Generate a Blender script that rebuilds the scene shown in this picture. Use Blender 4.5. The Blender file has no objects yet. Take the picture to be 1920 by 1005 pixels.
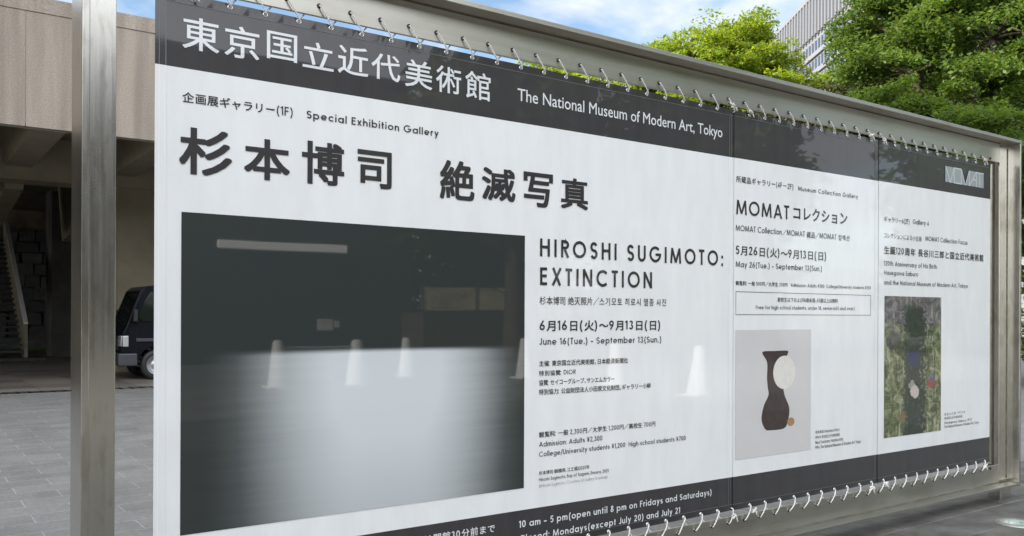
import bpy, bmesh, math, random
import numpy as np
from mathutils import Vector, Matrix
R = math.radians
random.seed(7)
rng = np.random.default_rng(7)
S = bpy.context.scene
COL = S.collection

# ------------------------------------------------------------------ camera, sky, sun, exposure
F, CX, CY, RHO = 1630.0, 960.0, 591.0, 0.004          # lens in photo pixels (1920 x 1005), shifted crop, slight roll
EYE = Vector((0, 0, 1.5))
RV = Vector((math.cos(RHO), 0, math.sin(RHO)))
UV = Vector((-math.sin(RHO), 0, math.cos(RHO)))
cam_d = bpy.data.cameras.new('camera')
cam = bpy.data.objects.new('camera', cam_d); COL.objects.link(cam)
FW = Vector((0, 1, 0))
cam.matrix_world = Matrix(((RV.x, UV.x, -FW.x, EYE.x), (RV.y, UV.y, -FW.y, EYE.y), (RV.z, UV.z, -FW.z, EYE.z), (0, 0, 0, 1)))
cam_d.sensor_width = 36; cam_d.lens = 36 * F / 1920
cam_d.shift_y = (CY - 502.5) / 1920
cam_d.clip_start = 0.05; cam_d.clip_end = 3000
S.camera = cam

SUN_EL, SUN_DIR = R(21), Vector((-0.912, -0.41, 0)).normalized()     # low sun along the board from the left: its face is in shade
sd = Vector((SUN_DIR.x * math.cos(SUN_EL), SUN_DIR.y * math.cos(SUN_EL), math.sin(SUN_EL)))
sun_l = bpy.data.lights.new('sun', 'SUN'); sun_l.energy = 5.0; sun_l.angle = R(0.5); sun_l.color = (1, 0.93, 0.80)
sun = bpy.data.objects.new('sun', sun_l); COL.objects.link(sun)
sun.rotation_euler = sd.to_track_quat('Z', 'Y').to_euler()

S.view_settings.view_transform = 'Standard'; S.view_settings.look = 'None'
S.view_settings.exposure = 1.18; S.view_settings.gamma = 1; S.view_settings.use_curve_mapping = False
S.cycles.max_bounces = 8

W = bpy.data.worlds.new('World'); S.world = W; W.use_nodes = True
nt = W.node_tree; nt.nodes.clear()
def N(tree, typ, **kw):
    n = tree.nodes.new(typ)
    for k, v in kw.items():
        if k.startswith('i_'):
            n.inputs[k[2:].replace('_', ' ')].default_value = v
        else: setattr(n, k, v)
    return n
def sky_world():
    L = nt.links.new
    out = N(nt, 'ShaderNodeOutputWorld'); bg = N(nt, 'ShaderNodeBackground'); bg.inputs['Strength'].default_value = 0.115
    sky = N(nt, 'ShaderNodeTexSky'); sky.sky_type = 'NISHITA'; sky.sun_disc = False
    sky.sun_elevation = SUN_EL; sky.sun_rotation = math.atan2(SUN_DIR.x, SUN_DIR.y)
    sky.air_density = 1.0; sky.dust_density = 0.8; sky.ozone_density = 1.6
    tc = N(nt, 'ShaderNodeTexCoord'); sep = N(nt, 'ShaderNodeSeparateXYZ'); L(tc.outputs['Generated'], sep.inputs[0])
    zz = N(nt, 'ShaderNodeMath', operation='ADD'); L(sep.outputs['Z'], zz.inputs[0]); zz.inputs[1].default_value = 0.22
    dv = N(nt, 'ShaderNodeVectorMath', operation='DIVIDE'); L(tc.outputs['Generated'], dv.inputs[0])
    cb = N(nt, 'ShaderNodeCombineXYZ')
    for i in range(3): L(zz.outputs[0], cb.inputs[i])
    L(cb.outputs[0], dv.inputs[1])
    mp = N(nt, 'ShaderNodeMapping'); mp.inputs['Location'].default_value = (3.4, 1.15, 0); mp.inputs['Scale'].default_value = (1.0, 0.75, 0.35)
    L(dv.outputs[0], mp.inputs[0])
    no = N(nt, 'ShaderNodeTexNoise'); no.inputs['Scale'].default_value = 2.3; no.inputs['Detail'].default_value = 9; no.inputs['Roughness'].default_value = 0.55
    no.inputs['Distortion'].default_value = 0.3
    L(mp.outputs[0], no.inputs['Vector'])
    cr = N(nt, 'ShaderNodeValToRGB'); cr.color_ramp.elements[0].position = 0.385; cr.color_ramp.elements[1].position = 0.54
    dt = N(nt, 'ShaderNodeVectorMath', operation='DOT_PRODUCT'); L(tc.outputs['Generated'], dt.inputs[0]); dt.inputs[1].default_value = (-0.45, -0.89, 0.0)
    sh = N(nt, 'ShaderNodeMapRange', interpolation_type='SMOOTHSTEP'); sh.inputs[1].default_value = -0.55; sh.inputs[2].default_value = 0.55; L(dt.outputs['Value'], sh.inputs[0])
    cv = N(nt, 'ShaderNodeMath', operation='MULTIPLY_ADD'); L(sh.outputs[0], cv.inputs[0]); cv.inputs[1].default_value = 0.40; L(no.outputs['Fac'], cv.inputs[2]); L(cv.outputs[0], cr.inputs[0])
    cb2 = N(nt, 'ShaderNodeMix', data_type='RGBA'); L(sh.outputs[0], cb2.inputs[0]); cb2.inputs[6].default_value = (4.2, 4.26, 4.36, 1); cb2.inputs[7].default_value = (11.6, 12.0, 12.8, 1)  # clouds behind the camera are added brighter to lift the shaded board
    cl = N(nt, 'ShaderNodeMath', operation='MULTIPLY'); L(cr.outputs[0], cl.inputs[0]); cl.inputs[1].default_value = 0.92
    mx = N(nt, 'ShaderNodeMix', data_type='RGBA'); L(cl.outputs[0], mx.inputs[0]); L(sky.outputs[0], mx.inputs[6]); L(cb2.outputs[2], mx.inputs[7])
    L(mx.outputs[2], bg.inputs['Color']); L(bg.outputs[0], out.inputs[0])
sky_world()

# ------------------------------------------------------------------ the board's own frame: u along the board, d behind it, z up
def ray(x, y): return RV * ((x - CX) / F) + UV * ((CY - y) / F) + FW
PHI = math.atan2(2287, F)
B = Vector((math.sin(PHI), math.cos(PHI), 0)); D = Vector((-B.y, B.x, 0))
_g = ray(1885, 932); P0 = EYE + _g * (-1.5 / _g.z)
O = P0 - B * 7.0
ROT = math.atan2(B.y, B.x)
def pl(x, y, d=0.0):                     # photo pixel -> (u, z) on the vertical plane at depth d
    r = ray(x, y); t = (D.dot(O + D * d - EYE)) / D.dot(r); p = EYE + r * t - O
    return p.dot(B), p.z
def gr(x, y, z=0.0):                     # photo pixel -> (u, d) on the ground
    r = ray(x, y); p = EYE + r * ((z - 1.5) / r.z) - O
    return p.dot(B), p.dot(D)
def loc(wx, wy):                         # world x, y -> u, d
    p = Vector((wx, wy, 0)) - O; return p.dot(B), p.dot(D)

# ------------------------------------------------------------------ objects
def tag(o, label=None, cat=None, group=None, kind=None):
    if label: o['label'] = label
    if cat: o['category'] = cat
    if group: o['group'] = group
    if kind: o['kind'] = kind
    return o
def thing(name, label, cat, u=0, d=0, z=0, rz=0, group=None):
    o = bpy.data.objects.new(name, None); COL.objects.link(o); o.empty_display_size = 0.2
    o.location = O + B * u + D * d + Vector((0, 0, z)); o.rotation_euler = (0, 0, ROT + rz)
    return tag(o, label, cat, group)
class MB:
    def __init__(s): s.v = []; s.f = []; s.m = []; s.uv = None
    def add(s, vs, fs, mi=0):
        k = len(s.v); s.v += [tuple(v) for v in vs]; s.f += [tuple(i + k for i in f) for f in fs]; s.m += [mi] * len(fs); return s
    def box(s, x0, x1, y0, y1, z0, z1, mi=0):
        v = [(x0, y0, z0), (x1, y0, z0), (x1, y1, z0), (x0, y1, z0), (x0, y0, z1), (x1, y0, z1), (x1, y1, z1), (x0, y1, z1)]
        return s.add(v, [(3, 2, 1, 0), (4, 5, 6, 7), (0, 1, 5, 4), (1, 2, 6, 5), (2, 3, 7, 6), (3, 0, 4, 7)], mi)
    def hexa(s, v, mi=0):
        return s.add(v, [(3, 2, 1, 0), (4, 5, 6, 7), (0, 1, 5, 4), (1, 2, 6, 5), (2, 3, 7, 6), (3, 0, 4, 7)], mi)
    def prism(s, prof, a0, a1, axis='y', mi=0):
        n = len(prof)
        if axis == 'y': f = lambda p, a: (p[0], a, p[1])
        elif axis == 'x': f = lambda p, a: (a, p[0], p[1])
        else: f = lambda p, a: (p[0], p[1], a)
        v = [f(p, a0) for p in prof] + [f(p, a1) for p in prof]
        fs = [tuple(range(n)), tuple(reversed(range(n, 2 * n)))] + [(i, i + n, (i + 1) % n + n, (i + 1) % n) for i in range(n)]
        return s.add(v, fs, mi)
    def tube(s, pts, r, n=6, mi=0, caps=True):
        pts = [Vector(p) for p in pts]; k = len(pts)
        rs = r if isinstance(r, (list, tuple)) else [r] * k
        base = len(s.v); prev = None
        for i, p in enumerate(pts):
            t = (pts[min(i + 1, k - 1)] - pts[max(i - 1, 0)])
            if t.length < 1e-9: t = Vector((0, 0, 1))
            t.normalize()
            a = prev - t * prev.dot(t) if prev is not None else t.orthogonal()
            if a.length < 1e-6: a = t.orthogonal()
            a.normalize(); prev = a; b = t.cross(a)
            for j in range(n):
                q = 2 * math.pi * j / n; s.v.append(tuple(p + (a * math.cos(q) + b * math.sin(q)) * rs[i]))
        for i in range(k - 1):
            for j in range(n):
                s.f.append((base + i * n + j, base + i * n + (j + 1) % n, base + (i + 1) * n + (j + 1) % n, base + (i + 1) * n + j)); s.m.append(mi)
        if caps:
            s.f.append(tuple(base + j for j in reversed(range(n)))); s.m.append(mi)
            s.f.append(tuple(base + (k - 1) * n + j for j in range(n))); s.m.append(mi)
        return s
    def lathe(s, prof, c=(0, 0, 0), axis='z', n=20, mi=0):
        base = len(s.v); c = Vector(c)
        for r, h in prof:
            for j in range(n):
                q = 2 * math.pi * j / n; a, b = r * math.cos(q), r * math.sin(q)
                v = (a, b, h) if axis == 'z' else ((a, h, b) if axis == 'y' else (h, a, b)); s.v.append(tuple(c + Vector(v)))
        for i in range(len(prof) - 1):
            for j in range(n):
                s.f.append((base + i * n + j, base + i * n + (j + 1) % n, base + (i + 1) * n + (j + 1) % n, base + (i + 1) * n + j)); s.m.append(mi)
        return s
    def build(s, name, mats, parent=None, smooth=False, bevel=0, recalc=True):
        me = bpy.data.meshes.new(name); me.from_pydata(s.v, [], s.f)
        if not isinstance(mats, (list, tuple)): mats = [mats]
        for m in mats: me.materials.append(m)
        if len(mats) > 1: me.polygons.foreach_set('material_index', s.m)
        if recalc:
            bm = bmesh.new(); bm.from_mesh(me); bmesh.ops.recalc_face_normals(bm, faces=bm.faces)
            bm.to_mesh(me); bm.free()
        if smooth: me.polygons.foreach_set('use_smooth', [True] * len(me.polygons))
        o = bpy.data.objects.new(name, me); COL.objects.link(o)
        if parent is not None: o.parent = parent
        if bevel:
            b = o.modifiers.new('bevel', 'BEVEL'); b.width = bevel; b.segments = 2; b.limit_method = 'ANGLE'; b.angle_limit = R(40)
        return o
def smooth_pts(p, k):
    p = [Vector(a) for a in p]; out = []
    for i in range(len(p) - 1):
        a, b, c, d = p[max(i - 1, 0)], p[i], p[i + 1], p[min(i + 2, len(p) - 1)]
        for j in range(k):
            t = j / k; out.append(.5 * ((2 * b) + (c - a) * t + (2 * a - 5 * b + 4 * c - d) * t * t + (3 * b - a - 3 * c + d) * t ** 3))
    out.append(p[-1]); return out
def frame(o):                            # a top-level mesh made in u, d, z
    o.location = O; o.rotation_euler = (0, 0, ROT); return o

# ------------------------------------------------------------------ materials
def mat(name, col, rough=0.6, metal=0.0, noise=0.0, nscale=(5, 5, 5), detail=5, coat=0, coat_rough=0.03, bump=0.0, bscale=None, col2=None, lo=0.35, hi=0.65, rnoise=0.0, spec=0.5):
    m = bpy.data.materials.new(name); m.use_nodes = True; t = m.node_tree; L = t.links.new
    b = t.nodes['Principled BSDF']
    c = (*col, 1)
    b.inputs['Base Color'].default_value = c; b.inputs['Roughness'].default_value = rough; b.inputs['Metallic'].default_value = metal
    b.inputs['Coat Weight'].default_value = coat; b.inputs['Coat Roughness'].default_value = coat_rough
    b.inputs['Specular IOR Level'].default_value = spec
    tc = N(t, 'ShaderNodeTexCoord')
    if noise or col2:
        mp = N(t, 'ShaderNodeMapping'); mp.inputs['Scale'].default_value = nscale; L(tc.outputs['Object'], mp.inputs[0])
        no = N(t, 'ShaderNodeTexNoise'); no.inputs['Scale'].default_value = 1; no.inputs['Detail'].default_value = detail; no.inputs['Roughness'].default_value = 0.6
        L(mp.outputs[0], no.inputs['Vector'])
        mr = N(t, 'ShaderNodeMapRange'); mr.inputs[1].default_value = lo; mr.inputs[2].default_value = hi; L(no.outputs['Fac'], mr.inputs[0])
        mx = N(t, 'ShaderNodeMix', data_type='RGBA'); L(mr.outputs[0], mx.inputs[0])
        if col2: mx.inputs[6].default_value = c; mx.inputs[7].default_value = (*col2, 1)
        else:
            mx.inputs[6].default_value = tuple(x * (1 - noise) for x in col) + (1,); mx.inputs[7].default_value = tuple(min(1, x * (1 + noise)) for x in col) + (1,)
        L(mx.outputs[2], b.inputs['Base Color'])
        if rnoise:
            m2 = N(t, 'ShaderNodeMapRange'); m2.inputs[1].default_value = lo; m2.inputs[2].default_value = hi
            m2.inputs[3].default_value = max(0.02, rough - rnoise); m2.inputs[4].default_value = rough + rnoise
            L(no.outputs['Fac'], m2.inputs[0]); L(m2.outputs[0], b.inputs['Roughness'])
    if bump:
        mp2 = N(t, 'ShaderNodeMapping'); mp2.inputs['Scale'].default_value = bscale or nscale; L(tc.outputs['Object'], mp2.inputs[0])
        n2 = N(t, 'ShaderNodeTexNoise'); n2.inputs['Scale'].default_value = 1; n2.inputs['Detail'].default_value = 4; L(mp2.outputs[0], n2.inputs['Vector'])
        bp = N(t, 'ShaderNodeBump'); bp.inputs['Strength'].default_value = bump; bp.inputs['Distance'].default_value = 0.02
        L(n2.outputs['Fac'], bp.inputs['Height']); L(bp.outputs[0], b.inputs['Normal'])
    return m
VC = dict(coat=0.95, coat_rough=0.02, rough=0.45, spec=0.3)
M = {}
M['vinyl_white'] = mat('vinyl_white', (0.82, 0.83, 0.825), noise=0.035, nscale=(9, 9, 2.2), detail=8, **VC)
M['vinyl_dark'] = mat('vinyl_dark', (0.040, 0.038, 0.040), noise=0.10, nscale=(14, 14, 1.5), **VC)
M['hem_dark'] = mat('hem_dark', (0.022, 0.021, 0.023), coat=1, coat_rough=0.05, rough=0.4)
M['weld_edge_light'] = mat('weld_edge_light', (0.16, 0.16, 0.165), rough=0.4)  # light caught along the welded hem edge is put into this grey
M['weld_white'] = mat('weld_white', (0.86, 0.88, 0.90), rough=0.4)
M['ink'] = mat('ink', (0.034, 0.032, 0.034), **VC)
M['ink_grey'] = mat('ink_grey', (0.30, 0.30, 0.31), **VC)
M['ink_white'] = mat('ink_white', (0.74, 0.76, 0.77), **VC)
M['logo_grey'] = mat('logo_grey', (0.33, 0.36, 0.37), **VC)
M['logo_light'] = mat('logo_light', (0.60, 0.64, 0.65), **VC)
def steel(name, sc, base=(0.55, 0.535, 0.485), spots=True, rough=.22):
    m = mat(name, base, rough=rough, metal=1.0, noise=0.04, nscale=sc, detail=4, rnoise=0.025)
    t = m.node_tree; L = t.links.new; b = t.nodes['Principled BSDF']
    if spots:                                                   # weather spots and drip marks
        tc = N(t, 'ShaderNodeTexCoord'); mp = N(t, 'ShaderNodeMapping'); mp.inputs['Scale'].default_value = (34, 34, 9) if sc[2] < 5 else (2.5, 9, 12); L(tc.outputs['Object'], mp.inputs[0])
        no = N(t, 'ShaderNodeTexNoise'); no.inputs['Scale'].default_value = 1; no.inputs['Detail'].default_value = 6; L(mp.outputs[0], no.inputs['Vector'])
        n2 = N(t, 'ShaderNodeTexNoise'); n2.inputs['Scale'].default_value = 2.3; n2.inputs['Detail'].default_value = 3; L(tc.outputs['Object'], n2.inputs['Vector'])
        ad = N(t, 'ShaderNodeMath', operation='ADD'); L(no.outputs['Fac'], ad.inputs[0]); L(n2.outputs['Fac'], ad.inputs[1])
        mr = N(t, 'ShaderNodeMapRange'); mr.inputs[1].default_value = 1.03; mr.inputs[2].default_value = 1.2; mr.inputs[4].default_value = 0.5 if sc[2] < 5 else .4; L(ad.outputs[0], mr.inputs[0])
        old = b.inputs['Base Color'].links[0].from_socket
        mx = N(t, 'ShaderNodeMix', data_type='RGBA'); L(mr.outputs[0], mx.inputs[0]); L(old, mx.inputs[6]); mx.inputs[7].default_value = (0.36, 0.33, 0.27, 1)
        L(mx.outputs[2], b.inputs['Base Color'])
    return m
M['steel_v'] = steel('steel_brushed_upright', (70, 70, 1.2))
M['steel_h'] = steel('steel_brushed_level', (1.2, 60, 70), base=(0.51, 0.49, 0.44), rough=.31)
M['rubber'] = mat('black_rubber', (0.02, 0.02, 0.02), rough=0.5)
M['hole'] = mat('dark_hole', (0.008, 0.008, 0.008), rough=0.8)
M['eyelet'] = mat('eyelet_metal', (0.75, 0.75, 0.74), rough=0.25, metal=1)
M['cord'] = mat('white_cord', (0.78, 0.76, 0.72), rough=0.8, noise=0.12, nscale=(90, 90, 90), bump=0.3, bscale=(300, 300, 300))
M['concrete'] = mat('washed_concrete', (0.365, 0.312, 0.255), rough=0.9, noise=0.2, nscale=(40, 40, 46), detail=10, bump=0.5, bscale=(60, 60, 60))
def streaks(m, amt):
    t = m.node_tree; b = t.nodes['Principled BSDF']; L = t.links.new; old = b.inputs['Base Color'].links[0].from_socket
    tc = N(t, 'ShaderNodeTexCoord'); mp = N(t, 'ShaderNodeMapping'); mp.inputs['Scale'].default_value = (3.5, 3.5, .28); L(tc.outputs['Object'], mp.inputs[0])
    n = N(t, 'ShaderNodeTexNoise'); n.inputs['Scale'].default_value = 1; n.inputs['Detail'].default_value = 6; L(mp.outputs[0], n.inputs['Vector'])
    mr = N(t, 'ShaderNodeMapRange'); mr.inputs[1].default_value = .40; mr.inputs[2].default_value = .66; mr.inputs[3].default_value = 1.06; mr.inputs[4].default_value = 1 - amt; L(n.outputs['Fac'], mr.inputs[0])
    v = N(t, 'ShaderNodeVectorMath', operation='SCALE'); L(old, v.inputs[0]); L(mr.outputs[0], v.inputs['Scale']); L(v.outputs[0], b.inputs['Base Color'])
streaks(M['concrete'], .22)
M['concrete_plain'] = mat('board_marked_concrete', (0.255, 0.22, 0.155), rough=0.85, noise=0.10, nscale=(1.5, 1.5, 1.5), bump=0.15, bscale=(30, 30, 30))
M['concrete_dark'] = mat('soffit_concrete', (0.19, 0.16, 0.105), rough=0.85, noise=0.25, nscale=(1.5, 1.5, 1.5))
M['joint'] = mat('joint_sealant', (0.50, 0.48, 0.44), rough=0.7)
M['shadow_gap'] = mat('dark_joint', (0.05, 0.045, 0.04), rough=0.9)

def leaf_mat(name, c1, c2, tr1, tr=0.45):
    m = bpy.data.materials.new(name); m.use_nodes = True; t = m.node_tree; L = t.links.new
    t.nodes.clear(); out = N(t, 'ShaderNodeOutputMaterial')
    g = N(t, 'ShaderNodeNewGeometry')
    mx = N(t, 'ShaderNodeMix', data_type='RGBA'); L(g.outputs['Random Per Island'], mx.inputs[0]); mx.inputs[6].default_value = (*c1, 1); mx.inputs[7].default_value = (*c2, 1)
    df = N(t, 'ShaderNodeBsdfPrincipled'); df.inputs['Roughness'].default_value = 0.5; df.inputs['Specular IOR Level'].default_value = 0.3; L(mx.outputs[2], df.inputs['Base Color'])
    tl = N(t, 'ShaderNodeBsdfTranslucent')
    m2 = N(t, 'ShaderNodeMix', data_type='RGBA', blend_type='MULTIPLY'); m2.inputs[0].default_value = 1; L(mx.outputs[2], m2.inputs[6]); m2.inputs[7].default_value = (*tr1, 1)
    L(m2.outputs[2], tl.inputs[0])
    ms = N(t, 'ShaderNodeMixShader'); ms.inputs[0].default_value = tr; L(df.outputs[0], ms.inputs[1]); L(tl.outputs[0], ms.inputs[2]); L(ms.outputs[0], out.inputs[0])
    return m
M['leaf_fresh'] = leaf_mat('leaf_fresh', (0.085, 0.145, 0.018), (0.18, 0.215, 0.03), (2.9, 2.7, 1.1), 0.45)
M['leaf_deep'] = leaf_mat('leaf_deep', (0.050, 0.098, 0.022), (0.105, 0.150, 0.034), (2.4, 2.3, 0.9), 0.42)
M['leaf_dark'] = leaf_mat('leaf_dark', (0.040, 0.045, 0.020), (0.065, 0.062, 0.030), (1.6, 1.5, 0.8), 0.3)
M['bark'] = mat('bark', (0.075, 0.055, 0.04), rough=0.9, noise=0.35, nscale=(12, 12, 3), bump=0.5)

# ------------------------------------------------------------------ ground
def paving():
    m = bpy.data.materials.new('stone_paving'); m.use_nodes = True; t = m.node_tree; L = t.links.new; b = t.nodes['Principled BSDF']
    tc = N(t, 'ShaderNodeTexCoord')
    mp = N(t, 'ShaderNodeMapping'); mp.inputs['Location'].default_value = (0.02, 0.13, 0); L(tc.outputs['Object'], mp.inputs[0])
    br = N(t, 'ShaderNodeTexBrick'); br.inputs['Scale'].default_value = 1; br.inputs['Brick Width'].default_value = 0.6; br.inputs['Row Height'].default_value = 0.305
    br.inputs['Mortar Size'].default_value = 0.0045; br.inputs['Mortar Smooth'].default_value = 0.2; br.inputs['Bias'].default_value = 0
    br.inputs['Color1'].default_value = (0.175, 0.172, 0.164, 1); br.inputs['Color2'].default_value = (0.215, 0.211, 0.20, 1); br.inputs['Mortar'].default_value = (0.33, 0.325, 0.31, 1)
    L(mp.outputs[0], br.inputs['Vector'])
    no = N(t, 'ShaderNodeTexNoise'); no.inputs['Scale'].default_value = 1.7; no.inputs['Detail'].default_value = 9; no.inputs['Roughness'].default_value = 0.65; L(tc.outputs['Object'], no.inputs['Vector'])
    mr = N(t, 'ShaderNodeMapRange'); mr.inputs[1].default_value = 0.3; mr.inputs[2].default_value = 0.7; mr.inputs[3].default_value = 0.78; mr.inputs[4].default_value = 1.2; L(no.outputs['Fac'], mr.inputs[0])
    ms = N(t, 'ShaderNodeMapping'); ms.inputs['Scale'].default_value = (26, 60, 30); L(tc.outputs['Object'], ms.inputs[0])
    n2 = N(t, 'ShaderNodeTexNoise'); n2.inputs['Scale'].default_value = 1; n2.inputs['Detail'].default_value = 8; n2.inputs['Roughness'].default_value = 0.7; L(ms.outputs[0], n2.inputs['Vector'])
    m3 = N(t, 'ShaderNodeMapRange'); m3.inputs[1].default_value = 0.3; m3.inputs[2].default_value = 0.7; m3.inputs[3].default_value = 0.58; m3.inputs[4].default_value = 1.36; L(n2.outputs['Fac'], m3.inputs[0])
    mu = N(t, 'ShaderNodeMath', operation='MULTIPLY'); L(mr.outputs[0], mu.inputs[0]); L(m3.outputs[0], mu.inputs[1])
    vm = N(t, 'ShaderNodeVectorMath', operation='SCALE'); L(br.outputs['Color'], vm.inputs[0]); L(mu.outputs[0], vm.inputs['Scale']); L(vm.outputs[0], b.inputs['Base Color'])
    b.inputs['Roughness'].default_value = 0.62
    bp = N(t, 'ShaderNodeBump'); bp.inputs['Strength'].default_value = 0.35; bp.inputs['Distance'].default_value = 0.01; L(n2.outputs['Fac'], bp.inputs['Height']); L(bp.outputs[0], b.inputs['Normal'])
    return m
M['paving'] = paving()
M['slab'] = mat('dark_slab', (0.105, 0.102, 0.092), rough=0.5, noise=0.4, nscale=(3.5, 5, 3), detail=9, bump=0.2, bscale=(20, 20, 20))
M['slab_joint'] = mat('slab_joint', (0.36, 0.35, 0.32), rough=0.8, noise=0.3, nscale=(5, 5, 5))
g = MB().add([(-600, -600, 0), (600, -600, 0), (600, 900, 0), (-600, 900, 0)], [(0, 1, 2, 3)]).build('ground', M['paving'])
tag(frame(g), kind='structure')
# darker slabs around the foot of the board, laid as an apron of single stones; unseen front rows added to darken the post's reflection
apron = MB()
jt = MB()
rows = [(-0.45, -0.17), (-0.17, 0.14), (0.14, 0.46)]
for k in range(0): pass
def apron_stones():
    a = MB()
    d0 = [-8.9 + .61 * k for k in range(12)] + [-1.60, -1.04, -0.485, -0.135, 0.17, 0.48, 0.79]
    for i in range(len(d0) - 1):
        w = 0.905 if i < len(d0) - 4 else 0.61
        off = [0.0, 0.3, 0.15, 0.28, 0.0, 0.3][i % 6]
        u = -2.4 - off
        while u < 10.5:
            u1 = u + w
            a.box(u + 0.004, u1 - 0.004, d0[i] + 0.004, d0[i + 1] - 0.004, -0.02, 0.006 + random.uniform(-0.0008, 0.0008)); u = u1
    return a
ap = frame(apron_stones().build('pavement', M['slab'], bevel=0.002)); tag(ap, kind='structure')
sj = MB().add([(-3.0, -8.95, 0.003), (10.9, -8.95, 0.003), (10.9, 0.80, 0.003), (-3.0, 0.80, 0.003)], [(0, 1, 2, 3)])
sj = frame(sj.build('pavement_joint', M['slab_joint'])); tag(sj, kind='structure')

# ------------------------------------------------------------------ steel frame of the board
FZ0, FZ1 = 0.16, 2.905            # inner faces of the lower and upper flange
FD = 0.11
fr = thing('signboard_frame', 'brushed steel frame of flanged beams holding the three laced museum banners', 'sign frame')
p = MB().box(-0.016, 0.010, -FD, FD, 0.135, 2.93).box(0.010, 0.117, -0.007, 0.007, 0.15, 2.91); p.build('post', M['steel_v'], fr, bevel=0.0025)
p = MB().box(6.998, 7.024, -FD, FD, 0.135, 2.93).box(6.872, 6.998, -0.007, 0.007, 0.15, 2.91).box(6.735, 6.870, 0.030, 0.042, 0.16, 2.90)
p.build('post', M['steel_v'], fr, bevel=0.0025)
p = MB().box(-0.016, 7.024, -FD, FD, 2.932, 2.957).box(0.119, 6.870, -0.007, 0.007, 2.772, 2.9315); p.build('top_beam', M['steel_h'], fr, bevel=0.0025)
p = MB().box(-0.016, 7.024, -FD, FD, 0.138 - 0.026, 0.1335).box(0.119, 6.870, -0.007, 0.007, 0.134, 0.288); p.build('bottom_beam', M['steel_h'], fr, bevel=0.0025)
for u in (0.10, 3.5, 6.90):
    p = MB().box(u - 0.09, u + 0.09, -0.05, 0.05, 0.0, 0.1115); p.build('foot', M['steel_v'], fr, bevel=0.003)
M['grime'] = mat('grime_seam', (.16, .145, .12), rough=.8, noise=.4, nscale=(8, 40, 40))
def seam(boxes):
    m = MB()
    for b in boxes: m.box(*b)
    m.build('weld_seam', M['grime'], fr)
seam([(.119, 6.870, -.0105, -.0072, .1338, .1415)])
seam([(.119, 6.870, -.0095, -.0072, 2.927, 2.9316)])
seam([(6.990, 6.9978, -.0095, -.0072, .16, 2.90)])
for u in (.0102, 6.992):
    seam([(u, u + .006, -.104, -.0075, .1338, .138)])
HU = [0.918 + 0.1447 * k for k in range(-5, 41)]
HU = [u for u in HU if u < 6.72]
holes_t = []; holes_b = []
for u in HU:
    holes_t.append((u, 2.822 - 0.0047 * u)); holes_b.append((u + 0.02, 0.236 + 0.0045 * u))
def eyelet_bush(u, z):
    m = MB().lathe([(0.0, 0.0), (0.0055, 0.0)], (u, -0.0085, z), 'y', 12, 1)
    m.lathe([(0.0055, 0.001), (0.0055, -0.004), (0.0095, -0.004), (0.0105, 0.0015)], (u, -0.0085, z), 'y', 12, 0)
    return m.build('cord_hole', [M['rubber'], M['hole']], fr)
for u, z in holes_t + holes_b: eyelet_bush(u, z)

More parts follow.
